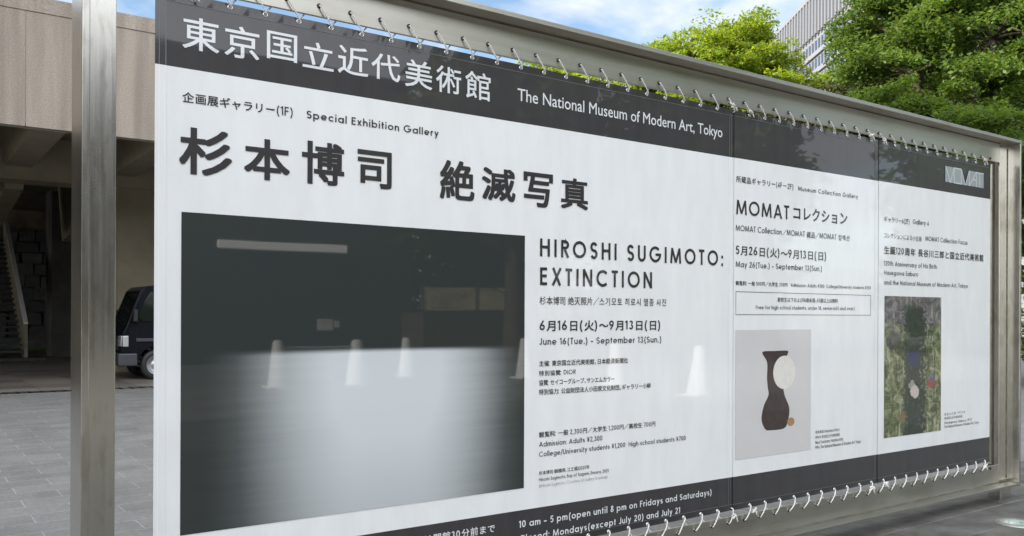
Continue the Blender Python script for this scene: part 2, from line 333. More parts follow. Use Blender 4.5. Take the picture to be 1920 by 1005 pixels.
# ------------------------------------------------------------------ lettering
def wob(u, z):                                    # the slight waves of hung vinyl
    e = max(0.0, (z - 2.66) / .09, (.41 - z) / .09); e = min(1.0, e)
    return e * e * .0010 * math.cos(2 * math.pi * (u - .975) / .1447) * (1 + .5 * math.sin(2.3 * u)) + 0.0012 * math.sin(1.7 * u + 0.6 * z + 0.6) + 0.0004 * math.sin(4.1 * u - 1.9 * z) + 0.00012 * math.sin(9.5 * u + 3.1 * z)
def arc(cx, cy, rx, ry, a0, a1, n=None):
    n = n or max(4, int(abs(a1 - a0) / 14))
    return [(cx + rx * math.cos(R(a0 + (a1 - a0) * i / n)), cy + ry * math.sin(R(a0 + (a1 - a0) * i / n))) for i in range(n + 1)]
def stroke_font(w):                               # a geometric sans drawn from strokes: cap height 1
    h = w / 2; X = .70; A = 1.04; r = X / 2 - h; q = X / 2; G = {}
    def bowl(): return arc(q, q, r, r, 0, 360, 26)
    ra = .28 - h
    arch = [(h, X - h - ra)] + arc(.28, X - h - ra, ra, ra, 180, 0) + [(.56 - h, 0)]
    dot = [(h, .86), (h, .86 + w * 1.05)]
    G['a'] = ([bowl(), [(X - h, 0), (X - h, X)]], X); G['b'] = ([[(h, 0), (h, A)], bowl()], X)
    G['c'] = ([arc(q, q, r, r, 46, 314)], .62); G['d'] = ([bowl(), [(X - h, 0), (X - h, A)]], X)
    G['e'] = ([arc(q, q, r, r, 0, 318), [(h, q - .02), (X - h, q - .02)]], X)
    G['f'] = ([[(.14, 0), (.14, A - .2)] + arc(.14 + .17, A - .17 - h * .6, .17, .17, 180, 75), [(0, X - h), (.34, X - h)]], .34)
    G['g'] = ([bowl(), [(X - h, X), (X - h, .02)] + arc(q, .0, r, .30 - h, 0, -150)], X)
    G['h'] = ([[(h, 0), (h, A)], arch], .56); G['n'] = ([[(h, 0), (h, X)], arch], .56)
    rm = .235 - h * .75
    a1 = [(h, X - h - rm)] + arc(h + rm, X - h - rm, rm, rm, 180, 0) + [(h + 2 * rm, 0)]
    a2 = [(h + 2 * rm, X - h - rm)] + arc(h + 3 * rm, X - h - rm, rm, rm, 180, 0) + [(h + 4 * rm, 0)]
    G['m'] = ([[(h, 0), (h, X)], a1, a2], 2 * h + 4 * rm)
    G['u'] = ([[(h, X)] + arc(.28, h + ra, ra, ra, 180, 360) + [(.56 - h, X)], [(.56 - h, X), (.56 - h, 0)]], .56)
    G['i'] = ([[(h, 0), (h, X)], dot], w); G['j'] = ([[(h, X), (h, -.14)] + arc(h - .14, -.14, .14, .14, 0, -70), dot], w)
    G['k'] = ([[(h, 0), (h, A)], [(.50, X), (w, .30)], [(.20, .42), (.55, 0)]], .54); G['l'] = ([[(h, 0), (h, A)]], w)
    G['o'] = ([bowl()], X); G['p'] = ([[(h, -.30), (h, X)], bowl()], X); G['q'] = ([bowl(), [(X - h, -.30), (X - h, X)]], X)
    G['r'] = ([[(h, 0), (h, X)], [(h, X - h - .2)] + arc(h + .2, X - h - .2, .2, .2, 180, 78)], .32)
    ry = (X - w) / 4; rx = .22 - h
    G['s'] = ([arc(.22, X - h - ry, rx, ry, 30, 270) + arc(.22, h + ry, rx, ry, 90, -150)[1:]], .44)
    G['t'] = ([[(.15, 0), (.15, .93)], [(0, X - h), (.32, X - h)]], .32)
    G['v'] = ([[(h, X), (.29, h)], [(.29, h), (.58 - h, X)]], .58); G['w'] = ([[(h, X), (.24, h), (.44, X - h * .5), (.64, h), (.88 - h, X)]], .88)
    G['x'] = ([[(h, 0), (.54 - h, X)], [(h, X), (.54 - h, 0)]], .54); G['y'] = ([[(h, X), (.29, h)], [(.58 - h, X), (.17, -.30)]], .58)
    G['z'] = ([[(0, X - h), (.44, X - h), (h, h), (.48, h)]], .48)
    G['A'] = ([[(h, 0), (.42, 1 - h * .4)], [(.42, 1 - h * .4), (.84 - h, 0)], [(.2, .30), (.64, .30)]], .84)
    G['B'] = ([[(h, 0), (h, 1)], [(h, 1 - h), (.28, 1 - h)] + arc(.28, .765, .2, .235 - h, 90, -90) + [(h, .53)], [(.28, .53)] + arc(.3, .265 + h / 2, .25 - h / 2, .265 - h / 2, 90, -90) + [(h, h)]], .56)
    G['C'] = ([arc(.5, .5, .5 - h, .5 - h, 44, 316)], .88); G['G'] = ([arc(.5, .5, .5 - h, .5 - h, 44, 358) + [(.52, .48)]], 1.0)
    G['D'] = ([[(h, h), (h, 1 - h), (.27, 1 - h)] + arc(.27, .5, .45 - h, .5 - h, 90, -90) + [(h, h)]], .72)
    G['E'] = ([[(.5, 1 - h), (h, 1 - h), (h, h), (.5, h)], [(h, .52), (.47, .52)]], .5)
    G['F'] = ([[(.48, 1 - h), (h, 1 - h), (h, 0)], [(h, .52), (.44, .52)]], .48)
    G['H'] = ([[(h, 0), (h, 1)], [(.70 - h, 0), (.70 - h, 1)], [(h, .53), (.70 - h, .53)]], .70); G['I'] = ([[(h, 0), (h, 1)]], w)
    G['J'] = ([[(.42 - h, 1), (.42 - h, .24)] + arc(.21, .23, .21 - h, .23 - h, 0, -165)], .42)
    G['K'] = ([[(h, 0), (h, 1)], [(.55, 1), (w, .46)], [(.22, .60), (.60, 0)]], .6); G['L'] = ([[(h, 1), (h, h), (.45, h)]], .45)
    G['M'] = ([[(h, 0), (.16, 1 - h * .3)], [(.16, 1 - h * .5), (.49, .06)], [(.49, .06), (.82, 1 - h * .5)], [(.82, 1 - h * .3), (.98 - h, 0)]], .98)
    G['N'] = ([[(h, 0), (h, 1)], [(h, 1 - h * .3), (.72 - h, h * .3)], [(.72 - h, 0), (.72 - h, 1)]], .72)
    G['O'] = ([arc(.5, .5, .5 - h, .5 - h, 0, 360, 34)], 1.0)
    G['P'] = ([[(h, 0), (h, 1)], [(h, 1 - h), (.28, 1 - h)] + arc(.28, .73, .27 - h / 2, .27 - h, 90, -90) + [(h, .46 + h)]], .54)
    G['R'] = ([[(h, 0), (h, 1)], [(h, 1 - h), (.28, 1 - h)] + arc(.28, .73, .27 - h / 2, .27 - h, 90, -90) + [(h, .46 + h)], [(.27, .46), (.53, 0)]], .55)
    ry = (1 - w) / 4; rx = .28 - h
    G['S'] = ([arc(.28, 1 - h - ry, rx, ry, 25, 270) + arc(.28, h + ry, rx, ry, 90, -155)[1:]], .56)
    G['T'] = ([[(0, 1 - h), (.5, 1 - h)], [(.25, 0), (.25, 1 - h)]], .5)
    G['U'] = ([[(h, 1)] + arc(.33, .33, .33 - h, .33 - h, 180, 360) + [(.66 - h, 1)]], .66)
    G['V'] = ([[(h, 1), (.38, h)], [(.38, h), (.76 - h, 1)]], .76); G['X'] = ([[(h, 0), (.66, 1)], [(.62, 0), (h + .03, 1)]], .68)
    G['Y'] = ([[(h, 1), (.32, .47), (.64 - h, 1)], [(.32, .47), (.32, 0)]], .64)
    G['0'] = ([arc(.29, .5, .29 - h, .5 - h, 0, 360, 26)], .58)
    G['1'] = ([[(0, .80), (.20, 1 - h * .8)], [(.20, 0), (.20, 1)]], .27)
    G['2'] = ([arc(.28, .71, .26 - h, .29 - h, 172, -38) + [(h * 1.3, h), (.54, h)]], .54)
    G['3'] = ([arc(.27, .755, .22 - h, .245 - h, 160, -80) , arc(.27, .275, .27 - h, .275 - h, 85, -160)], .54)
    G['4'] = ([[(.42, 0), (.42, 1 - h), (h, .25), (.57, .25)]], .57)
    G['5'] = ([[(.50, 1 - h), (.17, 1 - h), (.11, .57)] + arc(.27, .33, .27 - h, .33 - h, 125, -150)], .54)
    G['6'] = ([arc(.29, .30, .29 - h, .30 - h, 0, 360, 22), [(.42, 1), (.09, .46)]], .58)
    G['7'] = ([[(0, 1 - h), (.48, 1 - h), (.16, 0)]], .52)
    G['8'] = ([arc(.28, .76, .22 - h, .24 - h, 0, 360, 20), arc(.28, .27, .28 - h, .27 - h, 0, 360, 20)], .56)
    G['9'] = ([arc(.29, .70, .29 - h, .30 - h, 0, 360, 22), [(.16, 0), (.49, .54)]], .58)
    G['.'] = ([[(h, 0), (h, w * 1.1)]], w); G[','] = ([[(h, w), (h * .2, -.13)]], w)
    G[':'] = ([[(h, 0), (h, w * 1.1)], [(h, .50), (h, .50 + w * 1.1)]], w)
    G['('] = ([arc(.52, .40, .38, .72, 122, 238)], .36); G[')'] = ([arc(-.16, .40, .38, .72, 58, -58)], .32)
    G['–'] = ([[(0, .37), (.42, .37)]], .42); G['-'] = ([[(0, .37), (.28, .37)]], .28); G['/'] = ([[(0, -.12), (.36, 1.05)]], .36)
    G['¥'] = ([[(h, 1), (.31, .5), (.62 - h, 1)], [(.31, .5), (.31, 0)], [(.08, .45), (.54, .45)], [(.08, .25), (.54, .25)]], .62)
    G['©'] = ([arc(.45, .42, .42, .42, 0, 360, 22), arc(.45, .42, .2, .2, 50, 310)], .9)
    return G
FONTS = {}
def ribbon(pts, w):
    closed = (abs(pts[0][0] - pts[-1][0]) + abs(pts[0][1] - pts[-1][1])) < 1e-6 and len(pts) > 3
    P = [np.array(p) for p in (pts[:-1] if closed else pts)]; n = len(P); v = []; h = w / 2
    for i in range(n):
        a = P[i] - P[i - 1] if (closed or i > 0) else P[1] - P[0]
        b = P[(i + 1) % n] - P[i] if (closed or i < n - 1) else P[-1] - P[-2]
        a = a / (np.linalg.norm(a) + 1e-9); b = b / (np.linalg.norm(b) + 1e-9)
        na = np.array((-a[1], a[0])); nb = np.array((-b[1], b[0])); m = na + nb; l = np.linalg.norm(m)
        if l < 1e-6: m = na; l = 1
        m = m / l; k = min(1 / max(m @ na, .3), 2.2)
        v.append(P[i] + m * h * k); v.append(P[i] - m * h * k)
    f = [(2 * i, 2 * i + 1, 2 * ((i + 1) % n) + 1, 2 * ((i + 1) % n)) for i in range(n if closed else n - 1)]
    return v, f
CJK = {}
def cjk(c):
    key = c
    if key not in CJK:
        cu = bpy.data.curves.new('glyph', 'FONT'); cu.body = c; cu.resolution_u = 3
        o = bpy.data.objects.new('glyph', cu); COL.objects.link(o)
        bpy.context.view_layer.update()
        ev = o.evaluated_get(bpy.context.evaluated_depsgraph_get()); me = ev.to_mesh()
        v = [(x.co.x, x.co.y) for x in me.vertices]; f = [tuple(p.vertices) for p in me.polygons]
        ev.to_mesh_clear(); bpy.data.objects.remove(o); bpy.data.curves.remove(cu); CJK[key] = (v, f)
    return CJK[key]
def heavy(v, f, e, rings=8):                      # a heavier weight: the outline repeated around a small circle
    if e <= 0: return [(p[0], p[1], 0.0) for p in v], f
    V = []; Fc = []
    for k in range(rings):
        a = 2 * math.pi * (k + .5 * (rings == 4)) / rings; o = len(V); q = max(abs(math.cos(a)), abs(math.sin(a)))
        V += [(p[0] + e * math.cos(a) / q, p[1] + e * math.sin(a) / q, k * .00004) for p in v]; Fc += [tuple(i + o for i in q) for q in f]
    return V, Fc
LAST_PARENT = None
def line(parent, text, x0, y0, y1, x1, ink='ink', w=.125, ref='c', bold=0.0, name='lettering', em=1.26, xs=None, d0=0.0, wide=False):
    """one printed line: left x, top and bottom y at the left end, right x, in photo pixels, mapped on to the vinyl"""
    u0, zt = pl(x0, y0); _, zb = pl(x0, y1); u1, _ = pl(x1, (y0 + y1) / 2)
    hgt = zt - zb
    if ref == 'c': cap = hgt; base = zb
    else: cap = hgt / (0.92 * em); base = zb + 0.08 * em * cap
    if w not in FONTS: FONTS[w] = stroke_font(w)
    G = FONTS[w]; items = []; x = 0.0; gaps = 0
    for i, c in enumerate(text):
        if c == ' ': x += .36; gaps += .0; items.append((x, ' ', None)); continue
        if c == '　': x += em; continue
        if c in G and not xs == 'kana':
            s, adv = G[c]; items.append((x, 'g', s)); x += adv + .13; 
        else:
            a = em * (.55 if c in '、。《》：' else 1.0)
            items.append((x - (em * .25 if c in '《：' else 0), 'k', c)); x += a
        gaps += 1
    last = text[-1]
    nat = x - (.13 if last in G else 0.04 * em)
    tgt = (u1 - u0) / cap
    sx = 1.0; tr = 0.0
    gaps = len(items)
    if tgt > nat: sx = 1.0 if wide else min(1.28, (tgt / nat) ** .7); tr = (tgt / sx - nat) / max(1, gaps - 1)
    else: sx = tgt / nat
    m = MB(); k = 0
    for gi, (gx, kind, s) in enumerate(items):
        gx = gx + tr * gi
        if kind == ' ': continue
        if kind == 'g':
            for pts in s:
                v, f = ribbon(pts, w); k = (k + 1) % 7
                vs = []
                for p in v:
                    uu = u0 + (gx + p[0]) * cap * sx; zz = base + p[1] * cap
                    vs.append((uu, -0.0022 - 0.00006 * k - d0 + wob(uu, zz), zz))
                m.add(vs, f)
        else:
            v, f = heavy(*cjk(s), bold, 4)
            vs = []
            for p in v:
                uu = u0 + (gx + (p[0] - (0.03 if gi == 0 else 0)) * em) * cap * sx; zz = base + p[1] * em * cap
                vs.append((uu, -0.0022 - d0 - p[2] + wob(uu, zz), zz))
            m.add(vs, f)
    return m.build(name, M[ink], parent, recalc=False)
def whole_text(parent, text, x0, y0, y1, x1, ink, off=0.0, name='lettering'):
    u0, zt = pl(x0, y0); _, zb = pl(x0, y1); u1, _ = pl(x1, (y0 + y1) / 2)
    v, f = heavy(*cjk(text), off, 4); a = np.array(v); lo = a.min(0); hi = a.max(0); cap = .682
    m = MB(); vs = []
    for p in v:
        uu = u0 + (p[0] - lo[0]) / (hi[0] - lo[0]) * (u1 - u0); zz = zb + p[1] / cap * (zt - zb)
        vs.append((uu, -0.0022 - p[2] + wob(uu, zz), zz))
    m.add(vs, f); return m.build(name, M[ink], parent, recalc=False)
def spaced(parent, text, cells, ink, bold, name):
    """big headline glyphs, each given its own box in photo pixels: (left, right, top at left, bottom at left)"""
    m = MB()
    for c, (xa, xb, ya, yb) in zip(text, cells):
        ua, zt = pl(xa, ya); _, zb = pl(xa, yb); ub, _ = pl(xb, (ya + yb) / 2)
        v, f = heavy(*cjk(c), bold); a = np.array(v); lo = a.min(0); hi = a.max(0); vs = []
        for p in v:
            uu = ua + (p[0] - lo[0]) / (hi[0] - lo[0]) * (ub - ua); zz = zb + (p[1] - lo[1]) / (hi[1] - lo[1]) * (zt - zb)
            vs.append((uu, -0.0022 - p[2] + wob(uu, zz), zz))
        m.add(vs, f)
    return m.build(name, M[ink], parent, recalc=False)

# ------------------------------------------------------------------ banners
V_T, V_HT, V_HB, V_B = 2.748, 2.460, 0.525, 0.326
def sheet(u0, u1, d):
    m = MB(); nx = max(8, int((u1 - u0) / 0.024))
    zs = [V_B, V_B + .04, V_B + .08, V_B + .12, V_B + .16, V_HB] + [V_HB + (V_HT - V_HB) * k / 28 for k in range(1, 28)] + [V_HT, V_HT + .09, V_HT + .14, V_HT + .18, V_HT + .22, V_HT + .255, V_T]
    us = [u0 + (u1 - u0) * i / nx for i in range(nx + 1)]
    vs = [(u, d + wob(u, z), z) for z in zs for u in us]; n = nx + 1
    for j in range(len(zs) - 1):
        zc = (zs[j] + zs[j + 1]) / 2; mi = 0 if V_HB < zc < V_HT else 1
        m.f += [(j * n + i, j * n + i + 1, (j + 1) * n + i + 1, (j + 1) * n + i) for i in range(nx)]; m.m += [mi] * nx
    m.v = vs; return m
def strip(m, u0, u1, z0, z1, d, mi=0, step=0.024):
    n = max(1, int(max(u1 - u0, z1 - z0) / step)); hor = (u1 - u0) > (z1 - z0)
    for i in range(n):
        a, b = i / n, (i + 1) / n
        if hor: q = [(u0 + (u1 - u0) * a, z0), (u0 + (u1 - u0) * b, z0), (u0 + (u1 - u0) * b, z1), (u0 + (u1 - u0) * a, z1)]
        else: q = [(u0, z0 + (z1 - z0) * a), (u1, z0 + (z1 - z0) * a), (u1, z0 + (z1 - z0) * b), (u0, z0 + (z1 - z0) * b)]
        m.add([(x, d + wob(x, z), z) for x, z in q], [(0, 1, 2, 3)], mi)
def banner(label, u0, u1, d, hu_t, hu_b, lpos, rpos):
    t = thing('banner', label, 'banner', group='vinyl banners laced into the steel frame')
    sheet(u0, u1, d).build('sheet', [M['vinyl_white'], M['vinyl_dark']], t, smooth=True, recalc=False)
    HM = [M['hem_dark'], M['weld_edge_light'], M['vinyl_white'], M['weld_white']]
    h = MB(); strip(h, u0, u1, V_T - .034, V_T + .002, d - .0016, 0); strip(h, u0, u1, V_T - .0365, V_T - .0340, d - .0017, 1); h.build('hem', HM, t, recalc=False)
    h = MB(); strip(h, u0, u1, V_B - .002, V_B + .032, d - .0016, 0); strip(h, u0, u1, V_B + .0320, V_B + .0345, d - .0017, 1); h.build('hem', HM, t, recalc=False)
    for e in (lpos, rpos):
        if e is None: continue
        h = MB()
        for (z0, z1, a, b) in ((V_HT, V_T - .037, 0, 1), (V_B + .035, V_HB, 0, 1), (V_HB, V_HT, 2, 3)):
            strip(h, e[0], e[1], z0, z1, d - .0014, a)
            strip(h, e[1] if e[1] < (u0 + u1) / 2 else e[0] - .0035, (e[1] + .0035) if e[1] < (u0 + u1) / 2 else e[0], z0, z1, d - .0016, b)
            strip(h, e[0] + .014, e[0] + .0165, z0, z1, d - .0016, b)
        h.build('hem', HM, t, recalc=False)
    for us, z in ((hu_t, V_T - .013), (hu_b, V_B + .010)):
        for u in us:
            m = MB().lathe([(.0055, -.001), (.0065, -.0035), (.010, -.0035), (.0115, -.0005)], (u, d - .0018 + wob(u, z), z), 'y', 14)
            m.lathe([(0, 0), (.0056, 0)], (u, d - .0021 + wob(u, z), z), 'y', 10, 1)
            m.build('eyelet', [M['eyelet'], M['hole']], t, smooth=True)
    return t
SEAM1, SEAM2, U_L, U_R = 3.590, 5.118, 0.255, 6.712
gt = [u + .057 for u, z in holes_t]; gb = [u + .055 for u, z in holes_b]
def inr(us, a, b): return [u for u in us if a < u < b]
BN = []
spans = [(U_L, SEAM1 + .012), (SEAM1 - .003, SEAM2 + .012), (SEAM2 - .003, U_R)]
b1 = banner('widest banner with big dark gradient picture and heavy black headline characters', spans[0][0], spans[0][1], 0.0, inr(gt, .3, SEAM1 - .02), inr(gb, .3, SEAM1 - .02), (U_L, U_L + .038), (SEAM1 - .040, SEAM1 - .008))
b2 = banner('middle banner with pale grey picture panel and thin ruled box of small print', spans[1][0], spans[1][1], 0.0, inr(gt, SEAM1 + .02, SEAM2 - .02), inr(gb, SEAM1 + .02, SEAM2 - .02), None, (SEAM2 - .040, SEAM2 - .008))
b3 = banner('narrowest banner beside right post with green painting and pale block logo', spans[2][0], spans[2][1], 0.0, inr(gt, SEAM2 + .02, U_R - .01), inr(gb, SEAM2 + .02, U_R - .01), None, None)

b2.location -= D * .004; b3.location -= D * .008
# -- first banner
spaced(b1, '東京国立近代美術館', [(342, 411, 28, 90), (421, 486, 44.5, 104.5), (500, 556.7, 56.5, 109), (567, 625, 75, 125), (633, 690, 82, 136), (696, 750, 97, 146), (759, 810, 109, 161), (817, 864, 121, 171), (872, 919.3, 131, 183)], 'ink_white', 0.008, 'museum_name_lettering')
whole_text(b1, 'The National Museum of Modern Art, Tokyo', 970, 165.6, 188.3, 1354.5, 'ink_white', 0.004, 'museum_name_lettering')
line(b1, '企画展ギャラリー(1F)', 342, 171.8, 191, 549, w=.13, ref='k', bold=.012, em=1.2)
line(b1, 'Special Exhibition Gallery', 574.7, 207.2, 221.5, 821.9, w=.15)
spaced(b1, '杉本博司絶滅写真', [(336, 435, 236, 325), (457.5, 543, 256, 334), (566, 645, 262, 343), (670, 734, 279, 350), (824.5, 889, 297.5, 372), (903, 966, 312, 374), (981, 1036, 321, 386), (1051.5, 1102, 331.5, 390)], 'ink', 0.021, 'headline_lettering')
line(b1, 'HIROSHI SUGIMOTO:', 1012, 447, 480.4, 1355.5, w=.165, wide=True, name='title_lettering')
line(b1, 'EXTINCTION', 1012, 501, 534.4, 1222.3, w=.165, wide=True, name='title_lettering')
line(b1, '杉本博司 绝灭照片／스기모토 히로시 멸종 사진', 1011, 555.6, 571, 1250, ref='k', bold=.004)
line(b1, '6月16日(火)～9月13日(日)', 1011, 601, 619, 1237.6, w=.16, bold=.02, em=1.2)
line(b1, 'June 16(Tue.) – September 13(Sun.)', 1010.6, 634, 646.5, 1239.6, w=.14)
line(b1, '主催：東京国立近代美術館、日本経済新聞社', 1010, 676.5, 687, 1176.8, ref='k', bold=.012)
line(b1, '特別協賛：DIOR', 1010, 695, 705, 1078.6, ref='k', bold=.012)
line(b1, '協賛：セイコーグループ、サンエムカラー', 1010, 712.5, 723, 1151.7, ref='k', bold=.012)
line(b1, '特別協力：公益財団法人小田原文化財団、ギャラリー小柳', 1010, 730, 740.5, 1219.4, ref='k', bold=.012)
line(b1, '観覧料：一般 2,300円／大学生 1,200円／高校生 700円', 1010.2, 810, 820.5, 1228.3, ref='k', bold=.012)
line(b1, 'Admission: Adults ¥2,300', 1010.2, 828.3, 838, 1128.7, w=.135)
line(b1, 'College/University students ¥1,200  High school students ¥700', 1010.2, 847, 856.5, 1285, w=.135)
line(b1, '杉本博司《相模湾、江之浦》2025年', 1010.2, 883.5, 891, 1104.3, ref='k', bold=.01, name='caption_lettering')
line(b1, 'Hiroshi Sugimoto, Bay of Sagami, Enoura, 2025', 1010.2, 896, 902.5, 1140.7, name='caption_lettering')
line(b1, '©Hiroshi Sugimoto / Courtesy of Gallery Koyanagi', 1010.2, 908, 914, 1138, ink='ink_grey', w=.09, name='caption_lettering')
line(b1, '10 am – 5 pm(open until 8 pm on Fridays and Saturdays)', 972.5, 976.5, 989.5, 1333.3, ink='ink_white', w=.155, d0=.0012, name='hours_lettering')
line(b1, 'Closed: Mondays(except July 20) and July 21', 972.5, 1004, 1017, 1273.8, ink='ink_white', w=.155, d0=.0012, name='hours_lettering')
line(b1, '入館は閉館30分前まで', 758, 1010, 1026, 927, ink='ink_white', w=.15, ref='k', bold=.012, d0=.0012, name='hours_lettering')

# -- second banner
line(b2, '所蔵品ギャラリー(4F－2F)', 1379.2, 329.5, 341.5, 1486.4, ref='k', bold=.008)
line(b2, 'Museum Collection Gallery', 1495.3, 349, 357.2, 1607, w=.13)
line(b2, 'MOMAT', 1379.2, 374, 401.5, 1478.3, w=.15, name='title_lettering')
line(b2, 'コレクション', 1484.5, 386, 411, 1587.5, ref='k', bold=.018, em=1.1, name='title_lettering')
line(b2, 'MOMAT Collection／MOMAT 藏品／MOMAT 컬렉션', 1378.4, 421.5, 432.5, 1592.3, w=.125, bold=.004, em=1.2)
line(b2, '5月26日(火)～9月13日(日)', 1378.4, 460.3, 476.3, 1547.9, w=.15, bold=.015, em=1.2)
line(b2, 'May 26(Tue.) – September 13(Sun.)', 1378.4, 489.5, 500.2, 1540, w=.13)
line(b2, '観覧料：一般 500円／大学生 250円　Admission: Adults ¥500  College/University students ¥250', 1378.4, 526.5, 534.5, 1631, ref='k', bold=.012)
line(b2, '高校生以下および18歳未満、65歳以上は無料', 1456.8, 557.5, 566, 1569.3, ref='k', bold=.008)
line(b2, 'Free for high school students, under 18, seniors(65 and over).', 1416.2, 572.4, 579.6, 1602, w=.125)
def ruled_box(parent, x0, y0, y1, x1):
    u0, zt = pl(x0, y0); _, zb = pl(x0, y1); u1, _ = pl(x1, y0); m = MB(); w = .0028
    strip(m, u0, u1, zt - w, zt, -.0024); strip(m, u0, u1, zb, zb + w, -.0024); strip(m, u0, u0 + w, zb + w, zt - w, -.0024); strip(m, u1 - w, u1, zb + w, zt - w, -.0024)
    m.build('ruled_box', M['ink'], parent, recalc=False)
ruled_box(b2, 1378.4, 546.2, 590, 1631.1)
for i, (tx, xr) in enumerate((('奈良美智《Harmless Kitty》', 1573), ('1994年 東京国立近代美術館蔵', 1573), ('Nara Yoshitomo, Harmless Kitty,', 1580), ('1994, The National Museum of Modern Art, Tokyo', 1612.6))):
    yc = (810.4, 820.2, 829.5, 838.8)[i]
    line(b2, tx, 1527.6, yc - 3, yc + 3, xr, ref='k' if i < 2 else 'c', name='caption_lettering')

# -- third banner
line(b3, 'ギャラリー4(2F)', 1655, 405.3, 416, 1702.7, ref='k')
line(b3, 'Gallery 4', 1709, 411, 420, 1738.8)
line(b3, 'コレクションによる小企画', 1654.4, 436, 446, 1725.4, ref='k')
line(b3, 'MOMAT Collection Focus', 1732.6, 442.6, 451.5, 1811.6)
line(b3, '生誕120周年 長谷川三郎と国立近代美術館', 1655, 461.5, 476, 1841.8, ref='k', bold=.015, w=.14)
line(b3, '120th Anniversary of His Birth:', 1655, 489, 498, 1755)
line(b3, 'Hasegawa Saburo', 1655, 506.5, 515, 1719)
line(b3, 'and the National Museum of Modern Art, Tokyo', 1655, 525, 533.5, 1812)
for i, (tx, xr) in enumerate((('長谷川三郎 1937年', 1806.7), ('東京国立近代美術館蔵', 1801.6), ('Hasegawa Saburo, 1937', 1819.4), ('The National Museum of Modern Art, Tokyo', 1832.9))):
    yc = (776.6, 784.2, 792.7, 799.9)[i]
    line(b3, tx, 1768, yc - 2.4, yc + 2.4, xr, ref='k' if i < 2 else 'c', name='caption_lettering')
def logo():
    cor = [(1770.8, 311.5), (1770.8, 341), (1842, 352), (1842, 324)]
    uL, zT = pl(*cor[0]); _, zB = pl(*cor[1]); uR, _ = pl(*cor[2]); wd = uR - uL; hh = zT - zB
    g = MB(); l = MB()
    def P(x, y, dd): return (uL + x * wd, -.0024 - dd + wob(uL + x * wd, zB + y * hh), zB + y * hh)
    for poly in ([(0, 0), (.505, 0), (.40, 1), (0, 1)], [(.505, 0), (1, 0), (1, 1), (.61, 1)]):
        g.add([P(x, y, 0) for x, y in poly], [(0, 1, 2, 3)])
    segs = [((0, 1), (.12, 0)), ((.12, 0), (.215, 1)), ((.215, 1), (.215, 0)), ((.215, .98), (.40, .98)), ((.40, 1), (.40, 0)), ((.215, .03), (.40, .03)), ((.40, 1), (.50, 0)), ((.505, 0), (.61, 1)),
            ((.61, 1), (.61, 0)), ((.61, 0), (.80, 1)), ((.80, 1), (.80, 0)), ((.70, .45), (.80, .45)), ((.80, .96), (1, .96)), ((.895, .95), (.895, 0)), ((0, 0), (0, 1))]
    for k, (a, b) in enumerate(segs):
        a = np.array(a) * (wd, hh); b = np.array(b) * (wd, hh); v, f = ribbon([tuple(a), tuple(b)], .0085)
        l.add([P(p[0] / wd, p[1] / hh, .0003 + .00005 * k) for p in v], f)
    g.build('logo', M['logo_grey'], b3, recalc=False); l.build('logo_lines', M['logo_light'], b3, recalc=False)
logo()

# ------------------------------------------------------------------ pictures printed on the banners
def uvmat(name):
    m = bpy.data.materials.new(name); m.use_nodes = True; t = m.node_tree; b = t.nodes['Principled BSDF']
    b.inputs['Roughness'].default_value = .45; b.inputs['Specular IOR Level'].default_value = .3; b.inputs['Coat Weight'].default_value = .95; b.inputs['Coat Roughness'].default_value = .02
    uv = N(t, 'ShaderNodeUVMap'); sp = N(t, 'ShaderNodeSeparateXYZ'); t.links.new(uv.outputs[0], sp.inputs[0])
    return m, t, b, uv, sp
def sstep(t, sock, a, b, lo=0., hi=1.):
    n = N(t, 'ShaderNodeMapRange', interpolation_type='SMOOTHSTEP'); n.inputs[1].default_value = a; n.inputs[2].default_value = b; n.inputs[3].default_value = lo; n.inputs[4].default_value = hi
    t.links.new(sock, n.inputs[0]); return n.outputs[0]
def mul(t, a, b, op='MULTIPLY'):
    n = N(t, 'ShaderNodeMath', operation=op)
    for i, s in enumerate((a, b)):
        if isinstance(s, (int, float)): n.inputs[i].default_value = s
        else: t.links.new(s, n.inputs[i])
    return n.outputs[0]
def ramp(t, sock, stops):
    n = N(t, 'ShaderNodeValToRGB'); e = n.color_ramp.elements
    while len(e) < len(stops): e.new(.5)
    for i, (p, c) in enumerate(stops): e[i].position = p; e[i].color = (*c, 1)
    t.links.new(sock, n.inputs[0]); return n.outputs[0]
def noise(t, vec, scale, sc3=(1, 1, 1), detail=5, dist=0, rough=.55):
    mp = N(t, 'ShaderNodeMapping'); mp.inputs['Scale'].default_value = sc3; t.links.new(vec, mp.inputs[0])
    n = N(t, 'ShaderNodeTexNoise'); n.inputs['Scale'].default_value = scale; n.inputs['Detail'].default_value = detail; n.inputs['Distortion'].default_value = dist; n.inputs['Roughness'].default_value = rough
    t.links.new(mp.outputs[0], n.inputs['Vector']); return n.outputs['Fac']
def mixc(t, fac, a, b):
    n = N(t, 'ShaderNodeMix', data_type='RGBA')
    for i, s in ((0, fac), (6, a), (7, b)):
        if isinstance(s, tuple): n.inputs[i].default_value = (*s, 1)
        elif isinstance(s, (int, float)): n.inputs[i].default_value = s
        else: t.links.new(s, n.inputs[i])
    return n.outputs[2]
